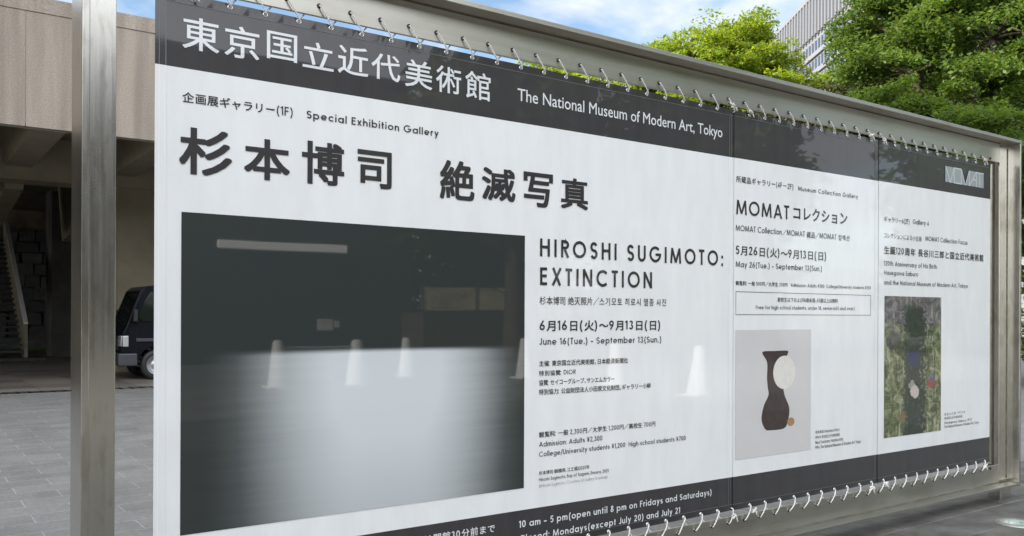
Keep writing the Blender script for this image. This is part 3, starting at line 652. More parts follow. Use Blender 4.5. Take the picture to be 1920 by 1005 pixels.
def picture(parent, x0, y0, y1, x1, m, name='printed_picture', d=.0018):
    u0, zt = pl(x0, y0); _, zb = pl(x0, y1); u1, _ = pl(x1, (y0 + y1) / 2)
    nx, nz = 24, 20; mb = MB(); uvs = []
    for j in range(nz + 1):
        for i in range(nx + 1):
            u = u0 + (u1 - u0) * i / nx; z = zb + (zt - zb) * j / nz; mb.v.append((u, -d + wob(u, z), z)); uvs.append((i / nx, j / nz))
    for j in range(nz):
        for i in range(nx):
            k = j * (nx + 1) + i; mb.f.append((k, k + 1, k + nx + 2, k + nx + 1)); mb.m.append(0)
    o = mb.build(name, m, parent, smooth=True, recalc=False); l = o.data.uv_layers.new(name='UVMap')
    for li, lp in enumerate(o.data.loops): l.data[li].uv = uvs[lp.vertex_index]
    return o, (u0, u1, zb, zt)
def gradient_picture():
    m, t, b, uv, sp = uvmat('soft_gradient_print'); x, y = sp.outputs[0], sp.outputs[1]
    nz = noise(t, uv.outputs[0], 3.0, (0.5, 14, 1), 6)
    xn = mul(t, x, mul(t, mul(t, nz, -.5, 'ADD'), .035), 'ADD')
    a = sstep(t, xn, .04, .46); c = sstep(t, xn, .63, 1.02, 1, 0)
    low = sstep(t, y, .545, .572, 1, 0); far = sstep(t, y, -.25, .5, .60, 1)
    g_ = mul(t, mul(t, mul(t, a, c), low), far)
    col = ramp(t, g_, [(0, (.024, .030, .0285)), (.12, (.07, .08, .08)), (.55, (.40, .425, .43)), (.9, (.62, .65, .66))])
    t.links.new(col, b.inputs['Base Color']); return m
picture(b1, 340, 397, 1004, 982.5, gradient_picture())
def pale_panel():
    m, t, b, uv, sp = uvmat('pale_grey_print'); n = noise(t, uv.outputs[0], 4)
    t.links.new(mixc(t, n, (.60, .585, .57), (.66, .65, .64)), b.inputs['Base Color']); return m
_, (pu0, pu1, pz0, pz1) = picture(b2, 1378.2, 619, 862.5, 1519.1, pale_panel())
M['umber'] = mat('umber_print', (.050, .034, .030), noise=.15, nscale=(20, 20, 20), **VC)
M['cream'] = mat('cream_print', (.74, .71, .65), noise=.05, nscale=(20, 20, 20), **VC)
M['ochre'] = mat('ochre_print', (.40, .22, .10), noise=.1, nscale=(20, 20, 20), **VC)
def still_life():                                   # a plain stand-in: a dark jug with a pale disc, in the picture's colours
    def P(x, y, dd):
        u = pu0 + x * (pu1 - pu0); z = pz0 + y * (pz1 - pz0); return (u, -.0021 - dd + wob(u, z), z)
    jug = [(.40, .20), (.62, .20), (.68, .26), (.70, .36), (.64, .46), (.62, .52), (.62, .58), (.62, .66), (.62, .74), (.68, .81), (.66, .83), (.50, .83), (.36, .83), (.34, .81), (.40, .74), (.40, .62), (.41, .54), (.42, .48), (.36, .40), (.33, .30), (.36, .23)]
    jug = [(p.x, p.y) for p in smooth_pts([(x, y, 0) for x, y in jug + jug[:1]], 4)][:-1]
    m = MB().add([P(x, y, 0) for x, y in jug], [tuple(range(len(jug)))])
    m.build('printed_shape', M['umber'], b2, recalc=False)
    m = MB(); e = arc(.63, .655, .15, .135, 0, 360, 28)[:-1]; m.add([P(x, y, .0003) for x, y in e], [tuple(range(len(e)))]); m.build('printed_shape', M['cream'], b2, recalc=False)
    m = MB(); e = arc(.72, .25, .05, .035, 0, 360, 20)[:-1]; m.add([P(x, y, .0005) for x, y in e], [tuple(range(len(e)))]); m.build('printed_shape', M['ochre'], b2, recalc=False)
still_life()
def painting_mat():
    m, t, b, uv, sp = uvmat('green_abstract_print'); x, y = sp.outputs[0], sp.outputs[1]
    v = uv.outputs[0]
    n1 = noise(t, v, 5.0, (1.2, 2.4, 1), 10, 1.6, .68); n2 = noise(t, v, 6, (3.5, .9, 1), 7, .9); n3 = noise(t, v, 16, (1, 1.6, 1), 7, 1.5, .7)
    base = ramp(t, n1, [(.30, (.02, .03, .015)), (.44, (.075, .10, .035)), (.54, (.20, .22, .10)), (.64, (.36, .36, .22)), (.74, (.52, .50, .34))])
    top = ramp(t, n1, [(.35, (.05, .045, .048)), (.55, (.17, .155, .16)), (.7, (.32, .30, .30))])
    c = mixc(t, sstep(t, mul(t, y, mul(t, n2, .25), 'ADD'), .82, 1.0), base, top)
    st = sstep(t, n2, .57, .66); c = mixc(t, mul(t, st, .55), c, (.50, .49, .40)); dk_ = sstep(t, n2, .34, .43, 1, 0); c = mixc(t, mul(t, dk_, .7), c, (.03, .035, .03))
    xx = mul(t, mul(t, x, mul(t, mul(t, n3, -.5, 'ADD'), .6), 'ADD'), mul(t, mul(t, n1, -.5, 'ADD'), .22), 'ADD')
    band = mul(t, sstep(t, xx, .30, .38), sstep(t, xx, .66, .74, 1, 0)); band = mul(t, band, sstep(t, y, .9, .97, 1, 0))
    dark = ramp(t, n3, [(.3, (.010, .012, .014)), (.6, (.03, .045, .03)), (.75, (.08, .10, .06))])
    c = mixc(t, mul(t, band, .95), c, dark)
    wl = mul(t, mul(t, sstep(t, n3, .62, .70), sstep(t, y, .2, .35)), sstep(t, y, .45, .6, 1, 0)); c = mixc(t, mul(t, wl, .8), c, (.62, .58, .50))
    def blot(cx, cy, r, col, cc, amt=.9):
        dx = mul(t, mul(t, x, -cx, 'ADD'), 1.0); dy = mul(t, mul(t, y, -cy, 'ADD'), 1.8)
        d2 = mul(t, mul(t, mul(t, dx, dx), mul(t, dy, dy), 'ADD'), mul(t, mul(t, n3, -.5, 'ADD'), .02), 'ADD')
        return mixc(t, mul(t, sstep(t, d2, r * r * .7, r * r, 1, 0), amt), cc, col)
    c = blot(.50, .55, .11, (.03, .035, .10), c); c = blot(.52, .31, .085, (.62, .54, .48), c); c = blot(.47, .36, .06, (.5, .46, .42), c, .6)
    c = blot(.82, .37, .085, (.30, .07, .06), c); c = blot(.82, .40, .05, (.08, .09, .22), c); c = blot(.30, .13, .07, (.22, .13, .06), c, .6); c = blot(.15, .68, .13, (.04, .035, .04), c, .7)
    t.links.new(c, b.inputs['Base Color']); return m
picture(b3, 1656, 554.8, 821.4, 1761.7, painting_mat(), 'printed_painting')

# ------------------------------------------------------------------ lacing cords
def knot(m, c, s=1.0, seed=0):
    q = random.Random(seed); c = Vector(c)
    pts = [c + Vector((q.uniform(-1, 1) * .022, -.012 + q.uniform(-.012, .008), q.uniform(-1, 1) * .016)) * s for _ in range(9)]
    m.tube(smooth_pts(pts, 3), .0046, 6)
    m.tube([c, c + Vector((.018, -.016, -.012)) * s, c + Vector((.026, -.02, -.035)) * s], .0045, 6)
def lacing(name, label, holes, a, b, top, gdx, seed):
    m = MB(); hs = [(u, z) for u, z in holes if a - .03 < u < b - .03]; q = random.Random(seed); pts = []
    zg = (V_T - .013) if top else (V_B + .010)
    if top:
        hs = hs[:-1] if hs[-1][0] + gdx > b else hs
    seqs = []
    for u, z in hs:
        gu = u + gdx
        if gu < a + .008: gu = a + .014
        if gu > b - .006: gu = b - .012
        sag = q.uniform(.001, .009) if not top else q.uniform(0, .002)
        j = q.uniform(-.006, .006) if not top else q.uniform(-.002, .002)
        pts += [(u, -.0085, z), (u + .002, -.018, z - (.004 if top else -.004)), ((u + gu) / 2 + j, -.019 - sag, (z + zg) / 2), (gu, -.014, zg + (.004 if top else -.004)), (gu, -.004, zg), (gu, .006, zg), (gu + .03, .013, (z + zg) / 2)]
    m.tube(smooth_pts(pts, 2), .0036 if top else .0039, 6)
    first, last = hs[0], hs[-1]
    knot(m, (last[0] + gdx * .6, -.01, (last[1] + zg) / 2), 1.0, seed); knot(m, (first[0] + (.05 if top else .075), -.008, zg + (.018 if top else -.03)), .9, seed + 1)
    o = frame(m.build(name, M['cord'], smooth=True)); tag(o, label, 'cord', 'white cords lacing the banners to the frame'); return o
lacing('lacing_cord', 'white cord lacing top hem of widest banner to upper beam', holes_t, U_L, SEAM1, True, .057, 11)
lacing('lacing_cord', 'white cord lacing top hem of middle banner to upper beam', holes_t, SEAM1, SEAM2, True, .057, 12)
lacing('lacing_cord', 'white cord lacing top hem of narrowest banner to upper beam', holes_t, SEAM2, U_R + .03, True, .057, 13)
lacing('lacing_cord', 'white cord lacing bottom hem of widest banner to lower beam', holes_b, U_L, SEAM1, False, .055, 14)
lacing('lacing_cord', 'white cord lacing bottom hem of middle banner to lower beam', holes_b, SEAM1, SEAM2, False, .055, 15)
lacing('lacing_cord', 'white cord lacing bottom hem of narrowest banner to lower beam', holes_b, SEAM2, U_R + .03, False, .055, 16)

# ------------------------------------------------------------------ museum on the left
DF = 14.9                                              # depth of its front edge
mu = thing('museum_building', 'beige aggregate concrete museum raised on pillars behind the steel post', 'building')
ZB, ZT = 4.98, 7.42
uj = pl(48, 100, DF)[0]
js = [uj + 1.55 * k for k in range(-14, 17)]
for i in range(len(js) - 1):
    MB().box(js[i] + .006, js[i + 1] - .006, DF, DF + .18, ZB, ZT - .30).build('fascia_panel', M['concrete'], mu)
MB().box(js[0], js[-1], DF + .02, DF + .5, ZB + .05, ZT - .02).build('fascia_backing', M['joint'], mu)
MB().box(js[0], js[-1], DF - .012, DF + .55, ZT - .285, ZT).build('coping', M['concrete'], mu)
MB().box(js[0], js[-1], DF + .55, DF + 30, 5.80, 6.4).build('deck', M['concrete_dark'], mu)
bu = [pl(100, 250, DF)[0] + 2.35 * k for k in range(-6, 10)]
for u in bu:
    b_ = MB().hexa([(u - .28, DF + .5, 5.02), (u + .28, DF + .5, 5.02), (u + .28, DF + 5.6, 5.04), (u - .28, DF + 5.6, 5.04), (u - .46, DF + .5, 5.798), (u + .46, DF + .5, 5.798), (u + .46, DF + 5.6, 5.798), (u - .46, DF + 5.6, 5.798)])
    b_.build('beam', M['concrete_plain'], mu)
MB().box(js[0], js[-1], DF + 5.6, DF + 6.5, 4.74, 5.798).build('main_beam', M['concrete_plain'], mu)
for u in bu:
    MB().hexa([(u - .2, DF + 6.52, 4.6), (u + .2, DF + 6.52, 4.6), (u + .2, DF + 14, 3.9), (u - .2, DF + 14, 3.9), (u - .34, DF + 6.52, 5.797), (u + .34, DF + 6.52, 5.797), (u + .34, DF + 14, 5.797), (u - .34, DF + 14, 5.797)]).build('beam', M['concrete_plain'], mu)
# unseen upper storeys, added and sized to shade plaza and board: wing, left of the view
MB().box(-40, -14, 2.2, 13, 0, 19).box(-40, -14.01, 13.001, 46, 5.8, 18.99).build('shade_wing', M['concrete'], mu)
for k in range(3):
    MB().box(-13.999, -13.95, 4, 44, 7.2 + 4.2 * k, 9.4 + 4.2 * k).build('shade_wing_window', mat('shade_wing_glass', (.03, .035, .04), rough=.1), mu)
def column(u, d, w, zt, m):
    c = .18 * w
    prof = [(u - w + c, d - w), (u + w - c, d - w), (u + w, d - w + c), (u + w, d + w - c), (u + w - c, d + w), (u - w + c, d + w), (u - w, d + w - c), (u - w, d - w + c)]
    o = MB().prism(prof, 0, 2.55, 'z').prism([(u + (x - u) * 1.0, d + (y - d) * 1.0) for x, y in prof], 2.575, zt, 'z').prism([(u + (x - u) * .985, d + (y - d) * .985) for x, y in prof], 2.5505, 2.5745, 'z')
    return o.build('column', m, mu)
uc = pl(262, 475, 20.5)[0]
column(uc, 21.2, .62, 5.798, M['concrete_plain'])
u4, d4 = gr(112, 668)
column(u4 + .15, 31.2, .45, 5.798, mat('shaded_column', (.07, .065, .06), rough=.7, noise=.2, nscale=(2, 2, 2)))  # undercroft shade is put into the far column's dark base colour
for u in (uc - 7.5, uc + 7, ): column(u, 21.2, .62, 5.798, M['concrete_plain'])
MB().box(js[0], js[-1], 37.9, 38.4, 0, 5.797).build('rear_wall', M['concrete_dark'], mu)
fl = MB().add([(-24, DF + .62, .004), (16, DF + .62, .004), (16, 37.8, .004), (-24, 37.8, .004)], [(0, 1, 2, 3)])
def floor_mat():
    m = mat('plaza_floor', (.17, .15, .125), rough=.5, noise=.2, nscale=(2, 2, 2)); t = m.node_tree; b = t.nodes['Principled BSDF']
    tc = N(t, 'ShaderNodeTexCoord'); br = N(t, 'ShaderNodeTexBrick'); br.inputs['Scale'].default_value = 1; br.inputs['Brick Width'].default_value = .9; br.inputs['Row Height'].default_value = .9; br.inputs['Mortar Size'].default_value = .006
    br.offset = 0; br.inputs['Color1'].default_value = (.115, .10, .085, 1); br.inputs['Color2'].default_value = (.24, .215, .19, 1); br.inputs['Mortar'].default_value = (.08, .075, .07, 1)
    t.links.new(tc.outputs['Object'], br.inputs['Vector']); t.links.new(br.outputs['Color'], b.inputs['Base Color']); return m
tag(frame(fl.build('floor', floor_mat())), kind='structure')
dg = thing('drain_grate', 'narrow slotted drain channel crossing the paving before the museum', 'drain')
for a in (0,):
    m = MB().box(-14, 9, DF - .02, DF + .02, -.01, .009).box(-14, 9, DF + .52, DF + .56, -.01, .009)
    u = -8.0
    while u < 6: m.box(u, u + .12, DF + .02, DF + .52, -.01, .007); u += .2
    m.build('grate', M['steel_h'], dg)
    MB().add([(-14, DF + .02, .003), (9, DF + .02, .003), (9, DF + .52, .003), (-14, DF + .52, .003)], [(0, 1, 2, 3)]).build('channel', M['hole'], dg)
# rubble stone wall under the building
def stone_wall():
    m = bpy.data.materials.new('rubble_stone'); m.use_nodes = True; t = m.node_tree; b = t.nodes['Principled BSDF']; L = t.links.new
    tc = N(t, 'ShaderNodeTexCoord'); n = noise(t, tc.outputs['Object'], 3, (1, 1, 1), 6); at = N(t, 'ShaderNodeNewGeometry')
    c = mixc(t, at.outputs['Random Per Island'], (.10, .10, .10), (.21, .205, .20)); c2 = mixc(t, n, c, (.05, .05, .05)); L(c2, b.inputs['Base Color']); b.inputs['Roughness'].default_value = .85
    bp = N(t, 'ShaderNodeBump'); bp.inputs['Strength'].default_value = .8; bp.inputs['Distance'].default_value = .06; L(noise(t, tc.outputs['Object'], 6, (1, 1, 1), 6), bp.inputs['Height']); L(bp.outputs[0], b.inputs['Normal'])
    w = thing('stone_wall', 'dark rubble stone retaining wall behind the staircase', 'wall', 0, 37.2)
    MB().box(-6, 9, .25, .5, 0, 4.9).build('wall_core', M['shadow_gap'], w)
    q = random.Random(4); mb = MB(); z = 0.0
    while z < 4.75:
        h = q.uniform(.38, .62); u = -6 + q.uniform(-.3, 0)
        while u < 9:
            l = q.uniform(.4, .95); x0, x1 = u + .006, u + l - .006; e = lambda s=.05: q.uniform(-s, s)
            f = q.uniform(-.05, .06)
            vs = [(x0 + e(), .3, z + .0 + e(.06)), (x1 + e(), .3, z + .0 + e(.03)), (x1 + e(), .3, z + h + e(.06)), (x0 + e(), .3, z + h + e(.06))]
            cx, cz = (x0 + x1) / 2, z + h / 2
            vs += [(cx + (a - cx) * .93, f, cz + (c_ - cz) * .92) for a, _, c_ in vs]
            mb.add(vs, [(4, 5, 6, 7), (0, 1, 5, 4), (1, 2, 6, 5), (2, 3, 7, 6), (3, 0, 4, 7)]); u += l
        z += h
    mb.build('stone_face', m, w, recalc=True)
stone_wall()
M['grass'] = mat('grass', (.075, .14, .025), rough=.9, noise=.4, nscale=(6, 6, 6))
def grass_strip():
    q = random.Random(9); m = MB()
    m.add([(-8, 35.2, .012), (9, 35.2, .012), (9, 37.15, .012), (-8, 37.15, .012)], [(0, 1, 2, 3)])
    for _ in range(5000):
        u = q.uniform(-4, 8); d = q.uniform(35.2, 37.1); a = q.uniform(0, 6.28); h = q.uniform(.05, .12); c, s_ = math.cos(a) * .012, math.sin(a) * .012
        m.add([(u - c, d - s_, .01), (u + c, d + s_, .01), (u + q.uniform(-.04, .04), d + q.uniform(-.04, .04), h)], [(0, 1, 2)])
    tag(frame(m.build('grass', M['grass'], recalc=False)), 'short green grass strip at the foot of the stone wall', 'grass', kind='stuff')
grass_strip()
# staircase
def stairs():
    u1, d1 = gr(52, 678)
    st = thing('staircase', 'open dark tread staircase with beige side panel under the museum', 'stairs', u1, d1)
    M['stair_panel'] = mat('stair_panel', (.21, .195, .14), rough=.7, noise=.12, nscale=(3, 3, 3)); M['rail_white'] = mat('stair_rail', (.80, .80, .78), rough=.35)
    M['tread'] = mat('dark_tread', (.035, .034, .033), rough=.6, noise=.2, nscale=(8, 8, 8))
    run, rise, n = .29, .185, 22
    for k in range(n):
        MB().box(-1.9, -.09, .25 + run * k, .25 + run * k + .33, .16 + rise * (k + 1) - .07, .16 + rise * (k + 1)).build('tread', M['tread'], st, bevel=.006)
    L_ = .25 + run * n; H_ = .16 + rise * n
    prof = [(0, .0), (.02, 1.16), (.20, 1.16), (L_, H_ + .95), (L_, H_ - .25), (.45, .02)]
    MB().prism(prof, -.085, 0.0, 'x').build('side_panel', M['stair_panel'], st)
    MB().prism([(.15, 1.165), (L_, H_ + .955), (L_, H_ + 1.02), (.15, 1.23)], -.10, .02, 'x').build('handrail', M['rail_white'], st)
    MB().box(-2.4, .45, -.35, .9, 0, .13).build('plinth', M['tread'], st, bevel=.04)
stairs()

# ------------------------------------------------------------------ dark van parked by the museum
def van():
    u0 = gr(292, 712)[0] - .72; d0 = gr(292, 712)[1]
    v = thing('parked_van', 'black cab-over van parked beside the museum column, half hidden by the banner', 'van', u0, d0)
    paint = mat('black_paint', (.006, .007, .012), rough=.3, coat=.06, coat_rough=.03, spec=.12, noise=.1, nscale=(3, 3, 3)); glass = mat('tinted_glass', (.012, .016, .015), rough=.05, spec=.35)
    trim = mat('grey_trim', (.06, .063, .07), rough=.35); black = M['rubber']; chrome = mat('lamp_glass', (.75, .76, .78), rough=.12, metal=.6)
    rim = mat('wheel_rim', (.45, .46, .47), rough=.35, metal=.9)
    wr, wx = .31, (.72, 3.05); W_ = 1.66
    side = [(.04, .34), (0.0, .60), (.03, .98), (.10, 1.12), (.40, 1.86), (.52, 1.95), (1.2, 2.03), (3.9, 2.03), (4.05, 1.95), (4.10, .34)]
    for x in reversed(wx): side += [(x + wr + .07, .34)] + [(x + (wr + .07) * math.cos(R(a)), .31 + (wr + .07) * math.sin(R(a))) for a in range(10, 180, 17)] + [(x - wr - .07, .34)]
    n = len(side); inset = lambda z: .015 + max(0, z - 1.1) * .10
    vs = [(x, inset(z), z) for x, z in side] + [(x, W_ - inset(z), z) for x, z in side]
    fs = [tuple(range(n)), tuple(reversed(range(n, 2 * n)))] + [(i, i + n, (i + 1) % n + n, (i + 1) % n) for i in range(n)]
    MB().add(vs, fs).build('body', paint, v, bevel=.02); v.scale = (1, 1, 1.09)
    def pane(pts, off, name, m_, p=None):
        mb = MB()
        for s in (0, 1):
            q = [(x, (inset(z) - off) if s == 0 else (W_ - inset(z) + off), z) for x, z in pts]
            mm = MB().add(q, [tuple(range(len(q)))]); mm.build(name, m_, p or v)
    pane([(.44, 1.22), (1.22, 1.22), (1.22, 1.83), (.62, 1.83), (.50, 1.66), (.34, 1.30)], .006, 'side_window', glass)
    pane([(1.42, 1.22), (2.6, 1.22), (2.6, 1.83), (1.42, 1.83)], .006, 'side_window', glass)
    pane([(2.75, 1.22), (3.8, 1.22), (3.8, 1.83), (2.75, 1.83)], .006, 'side_window', glass)
    for s in (0, 1):
        y = -.012 if s == 0 else W_ - .02
        MB().box(.30, 3.95, y, y + .032, .80, .865).build('side_moulding', trim, v, bevel=.008)
        yy = .018 - .004 if s == 0 else W_ - .018 + .002
        d_ = MB().box(.30, .306, yy, yy + .004, .5, 1.2).box(1.32, 1.328, yy, yy + .004, .42, 1.2)
        d_.build('door_seam', M['hole'], v)
        MB().box(1.14, 1.27, (-.03 if s == 0 else W_ - .01), (.02 if s == 0 else W_ + .03), 1.02, 1.06).build('door_handle', black, v, bevel=.008)
        ya = -.16 if s == 0 else W_ + .02
        MB().box(.22, .30, ya, ya + .14, 1.22, 1.46).tube([(.27, ya + .07, 1.24), (.33, .06 if s == 0 else W_ - .06, 1.15)], .015).build('mirror', black, v, bevel=.02)
        for x in wx:
            yc = .10 if s == 0 else W_ - .10; sg = -1 if s == 0 else 1
            w_ = MB().lathe([(.17, sg * .06), (.20, sg * .09), (.29, sg * .09), (.31, sg * .06), (.31, -sg * .08), (.2, -sg * .08)], (x, yc, .312), 'y', 26).build('wheel', black, v, smooth=True)
            MB().lathe([(0, sg * .055), (.05, sg * .06), (.06, sg * .03), (.14, sg * .045), (.17, sg * .075), (.185, sg * .085), (.2, sg * .085)], (x, yc, .312), 'y', 24).build('rim', rim, w_, smooth=True)
        yl = .07 if s == 0 else W_ - .37
        MB().hexa([(-.012, yl, .70), (-.012, yl + .30, .70), (.08, yl + .30, .70), (.08, yl, .70), (.0, yl, .92), (.0, yl + .30, .92), (.08, yl + .30, .92), (.08, yl, .92)]).build('headlight', chrome, v, bevel=.015)
        ys = -.004 if s == 0 else W_ - .034
        MB().box(.02, .14, ys, ys + .038, .70, .92).build('corner_lamp', chrome, v, bevel=.01)
    MB().box(-.07, .33, -.006, W_ + .006, .30, .56).build('bumper', trim, v, bevel=.03)
    MB().add([(.105 - .008, .12, 1.14), (.105 - .008, W_ - .12, 1.14), (.385 - .008, W_ - .17, 1.82), (.385 - .008, .17, 1.82)], [(0, 1, 2, 3)]).build('windscreen', glass, v)
    MB().box(-.012, .05, .42, W_ - .42, .62, .90).build('grille', black, v, bevel=.01)
van()

# ------------------------------------------------------------------ trees
def tree_at(name, label, wx, wy, height, trunk_r, blobs, leaf, nleaf, lsize, seed, cat='tree', group=None, spray=.75, fork=.35, flat=.35):
    """blobs: crown lobes (x, y, z, r) relative to the foot; leaves hang in flattened sprays through every lobe"""
    q = np.random.default_rng(seed); pr = random.Random(seed)
    root = bpy.data.objects.new(name, None); COL.objects.link(root); root.location = (wx, wy, 0); root.empty_display_size = .3
    tag(root, label, cat, group)
    tr = MB(); zf = height * fork
    tp = [(0, 0, 0), (.05, .02, zf * .3), (-.06, .05, zf * .65), (.02, 0, zf)]
    tr.tube(smooth_pts(tp, 4), list(np.linspace(trunk_r * 1.25, trunk_r * .8, 13)), 10)
    cents = []; tw = MB()
    for bi, (x, y, z, r) in enumerate(blobs):
        c = Vector((x, y, z)); s = Vector((0, 0, zf * pr.uniform(.75, 1.0)))
        mid = s.lerp(c, .5) + Vector((pr.uniform(-.4, .4), pr.uniform(-.4, .4), -.25 * r + pr.uniform(-.2, .5)))
        pp = smooth_pts([s, mid, c], 5); tr.tube(pp, list(np.linspace(trunk_r * .55, trunk_r * .16, len(pp))), 7)
        ns = max(8, int(11 * r * r))
        for k in range(ns):
            a = q.normal(size=3); a /= np.linalg.norm(a); rad = r * q.uniform(.45, 1.0) ** .6
            p = np.array((x, y, z)) + a * rad * np.array((1, 1, .8)); cents.append((p, spray * q.uniform(.6, 1.25)))
            if k % 3 == 0:
                e = Vector(p); m_ = c.lerp(e, .5) + Vector((pr.uniform(-.2, .2), pr.uniform(-.2, .2), pr.uniform(-.1, .25)))
                tw.tube(smooth_pts([c.lerp(pp[-2], .5), m_, e], 2), list(np.linspace(trunk_r * .13, .008, 5)), 5)
    tr.build('trunk', M['bark'], root, smooth=True); tw.build('branches', M['bark'], root, smooth=True)
    per = max(4, nleaf // len(cents)); V = []; 
    for p, sr in cents:
        n = per; ang = q.uniform(0, 2 * np.pi, n); rr = sr * np.sqrt(q.uniform(0, 1, n)); tilt = q.normal(0, .25, 2)
        off = np.stack([rr * np.cos(ang), rr * np.sin(ang), q.normal(0, flat * sr * .45, n)], 1); off[:, 2] += off[:, 0] * tilt[0] + off[:, 1] * tilt[1] - .18 * rr * rr / sr
        V.append(p + off)
    C = np.concatenate(V); n = len(C)
    nr = q.normal(0, .55, (n, 3)); nr[:, 2] += 1.0; nr /= np.linalg.norm(nr, axis=1)[:, None]
    t = q.normal(size=(n, 3)); t -= nr * (t * nr).sum(1)[:, None]; t /= np.linalg.norm(t, axis=1)[:, None]; b = np.cross(nr, t)
    s = (lsize * q.uniform(.6, 1.35, n))[:, None]
    v = np.stack([C - t * s, C + b * s * .5, C + t * s, C - b * s * .5], 1).reshape(-1, 3)
    me = bpy.data.meshes.new('crown'); me.vertices.add(4 * n); me.vertices.foreach_set('co', v.astype(np.float32).ravel())
    me.loops.add(4 * n); me.loops.foreach_set('vertex_index', np.arange(4 * n, dtype=np.int32)); me.polygons.add(n)
    me.polygons.foreach_set('loop_start', np.arange(0, 4 * n, 4, dtype=np.int32)); me.polygons.foreach_set('loop_total', np.full(n, 4, dtype=np.int32)); me.update(calc_edges=True)
    me.materials.append(M[leaf]); o = bpy.data.objects.new('crown', me); COL.objects.link(o); o.parent = root
    return root
def wpt(px, py, y):
    r = ray(px, py); return EYE + r * y
def lobes(wx, wy, pts):
    out = []
    for px, py, y, r in pts:
        p = wpt(px, py, y); out.append((p.x - wx, p.y - wy, p.z, r))
    return out
# sunlit tree in the middle
tree_at('broadleaf_tree', 'sunlit yellow-green layered tree beside the office tower', 9.2, 37, 13.5, .34,
        lobes(9.2, 37, [(1385, 105, 37, 2.2), (1300, 130, 36, 2.0), (1240, 125, 37, 1.3), (1435, 165, 37.5, 1.8), (1400, 190, 36, 2.4), (1320, 215, 35, 2.2), (1490, 220, 38, 1.4), (1340, 95, 38, 1.5), (1395, 85, 38, 1.1)]), 'leaf_fresh', 75000, .09, 21, spray=.76, flat=.27)
tree_at('broadleaf_tree', 'sunlit yellow-green tree peeping just over the middle of the beam', 2.6, 38, 12, .3,
        lobes(2.6, 38, [(1080, 118, 38, 1.5), (1010, 160, 37, 1.7), (1150, 160, 38, 2.0), (1080, 190, 37, 2.4), (1230, 205, 39, 2.0), (960, 200, 38, 1.5)]), 'leaf_fresh', 30000, .09, 22)
# big trees on the right
tree_at('broadleaf_tree', 'tall spreading green tree rising behind the right end of the board', 11.6, 21.5, 13, .36,
        lobes(11.6, 21.5, [(1680, 50, 21, 1.25), (1690, -50, 22, 1.5), (1740, 20, 22, 1.7), (1860, 60, 21, 1.7), (1800, -70, 23, 2.0), (1700, 130, 20.5, 1.15), (1830, 170, 20, 1.2), (1920, -20, 22, 1.8), (1930, 190, 21, 1.3), (1640, 140, 21.5, .75), (1720, -60, 21, 1.5), (1625, 75, 22.5, .65)]), 'leaf_deep', 115000, .060, 23, spray=.62, flat=.34)
tree_at('broadleaf_tree', 'lower green tree just above the right end of the upper beam', 12.6, 19.0, 8, .2,
        lobes(12.6, 19, [(1760, 225, 18.5, .85), (1850, 260, 18, .8), (1690, 200, 19.5, .8), (1910, 290, 17.5, .8), (1640, 250, 20, 1.0), (1800, 310, 18.5, .9), (1930, 240, 19, .9), (1950, 350, 18, .9), (1955, 430, 18, .9)]), 'leaf_deep', 60000, .05, 24, spray=.55)
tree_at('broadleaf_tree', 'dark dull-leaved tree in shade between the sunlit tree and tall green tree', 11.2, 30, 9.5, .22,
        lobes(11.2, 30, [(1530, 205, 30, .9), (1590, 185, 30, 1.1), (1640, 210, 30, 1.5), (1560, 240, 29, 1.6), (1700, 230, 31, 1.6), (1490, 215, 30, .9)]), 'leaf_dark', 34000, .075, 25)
tree_at('broadleaf_tree', 'small bright yellow tree low against the office tower', 14.4, 42, 12, .2,
        lobes(14.4, 42, [(1540, 175, 42, .8), (1570, 165, 42, .9), (1515, 190, 42, .8), (1560, 205, 41, 1.3)]), 'leaf_fresh', 16000, .085, 26)
tree_at('broadleaf_tree', 'big dense green tree filling the far right background', 20.5, 33, 15, .4,
        lobes(20.5, 33, [(1740, 110, 33, 2.2), (1820, 90, 33, 2.6), (1930, 130, 32, 2.6), (1740, 20, 34, 2.2), (1780, -10, 34, 2.6), (1760, 200, 32, 2.4), (1880, 230, 32, 2.4), (1920, 20, 34, 2.5)]), 'leaf_deep', 60000, .09, 27, spray=.9)

tree_at('hedge_shrub', 'low dark green shrub beyond the right post of the board', 11.75, 19.0, 2.4, .05,
        [(0, 0, 1.1, 1.1), (1.2, .2, 1.2, 1.2), (2.6, 0, 1.2, 1.2), (-.9, .6, 1.3, 1.0), (.6, .3, 2.2, 1.0), (2.0, .2, 2.4, 1.0), (-.4, .8, 2.6, .9), (3.4, .2, 2.2, 1.1)], 'leaf_deep', 14000, .06, 28, cat='shrub', spray=.5)

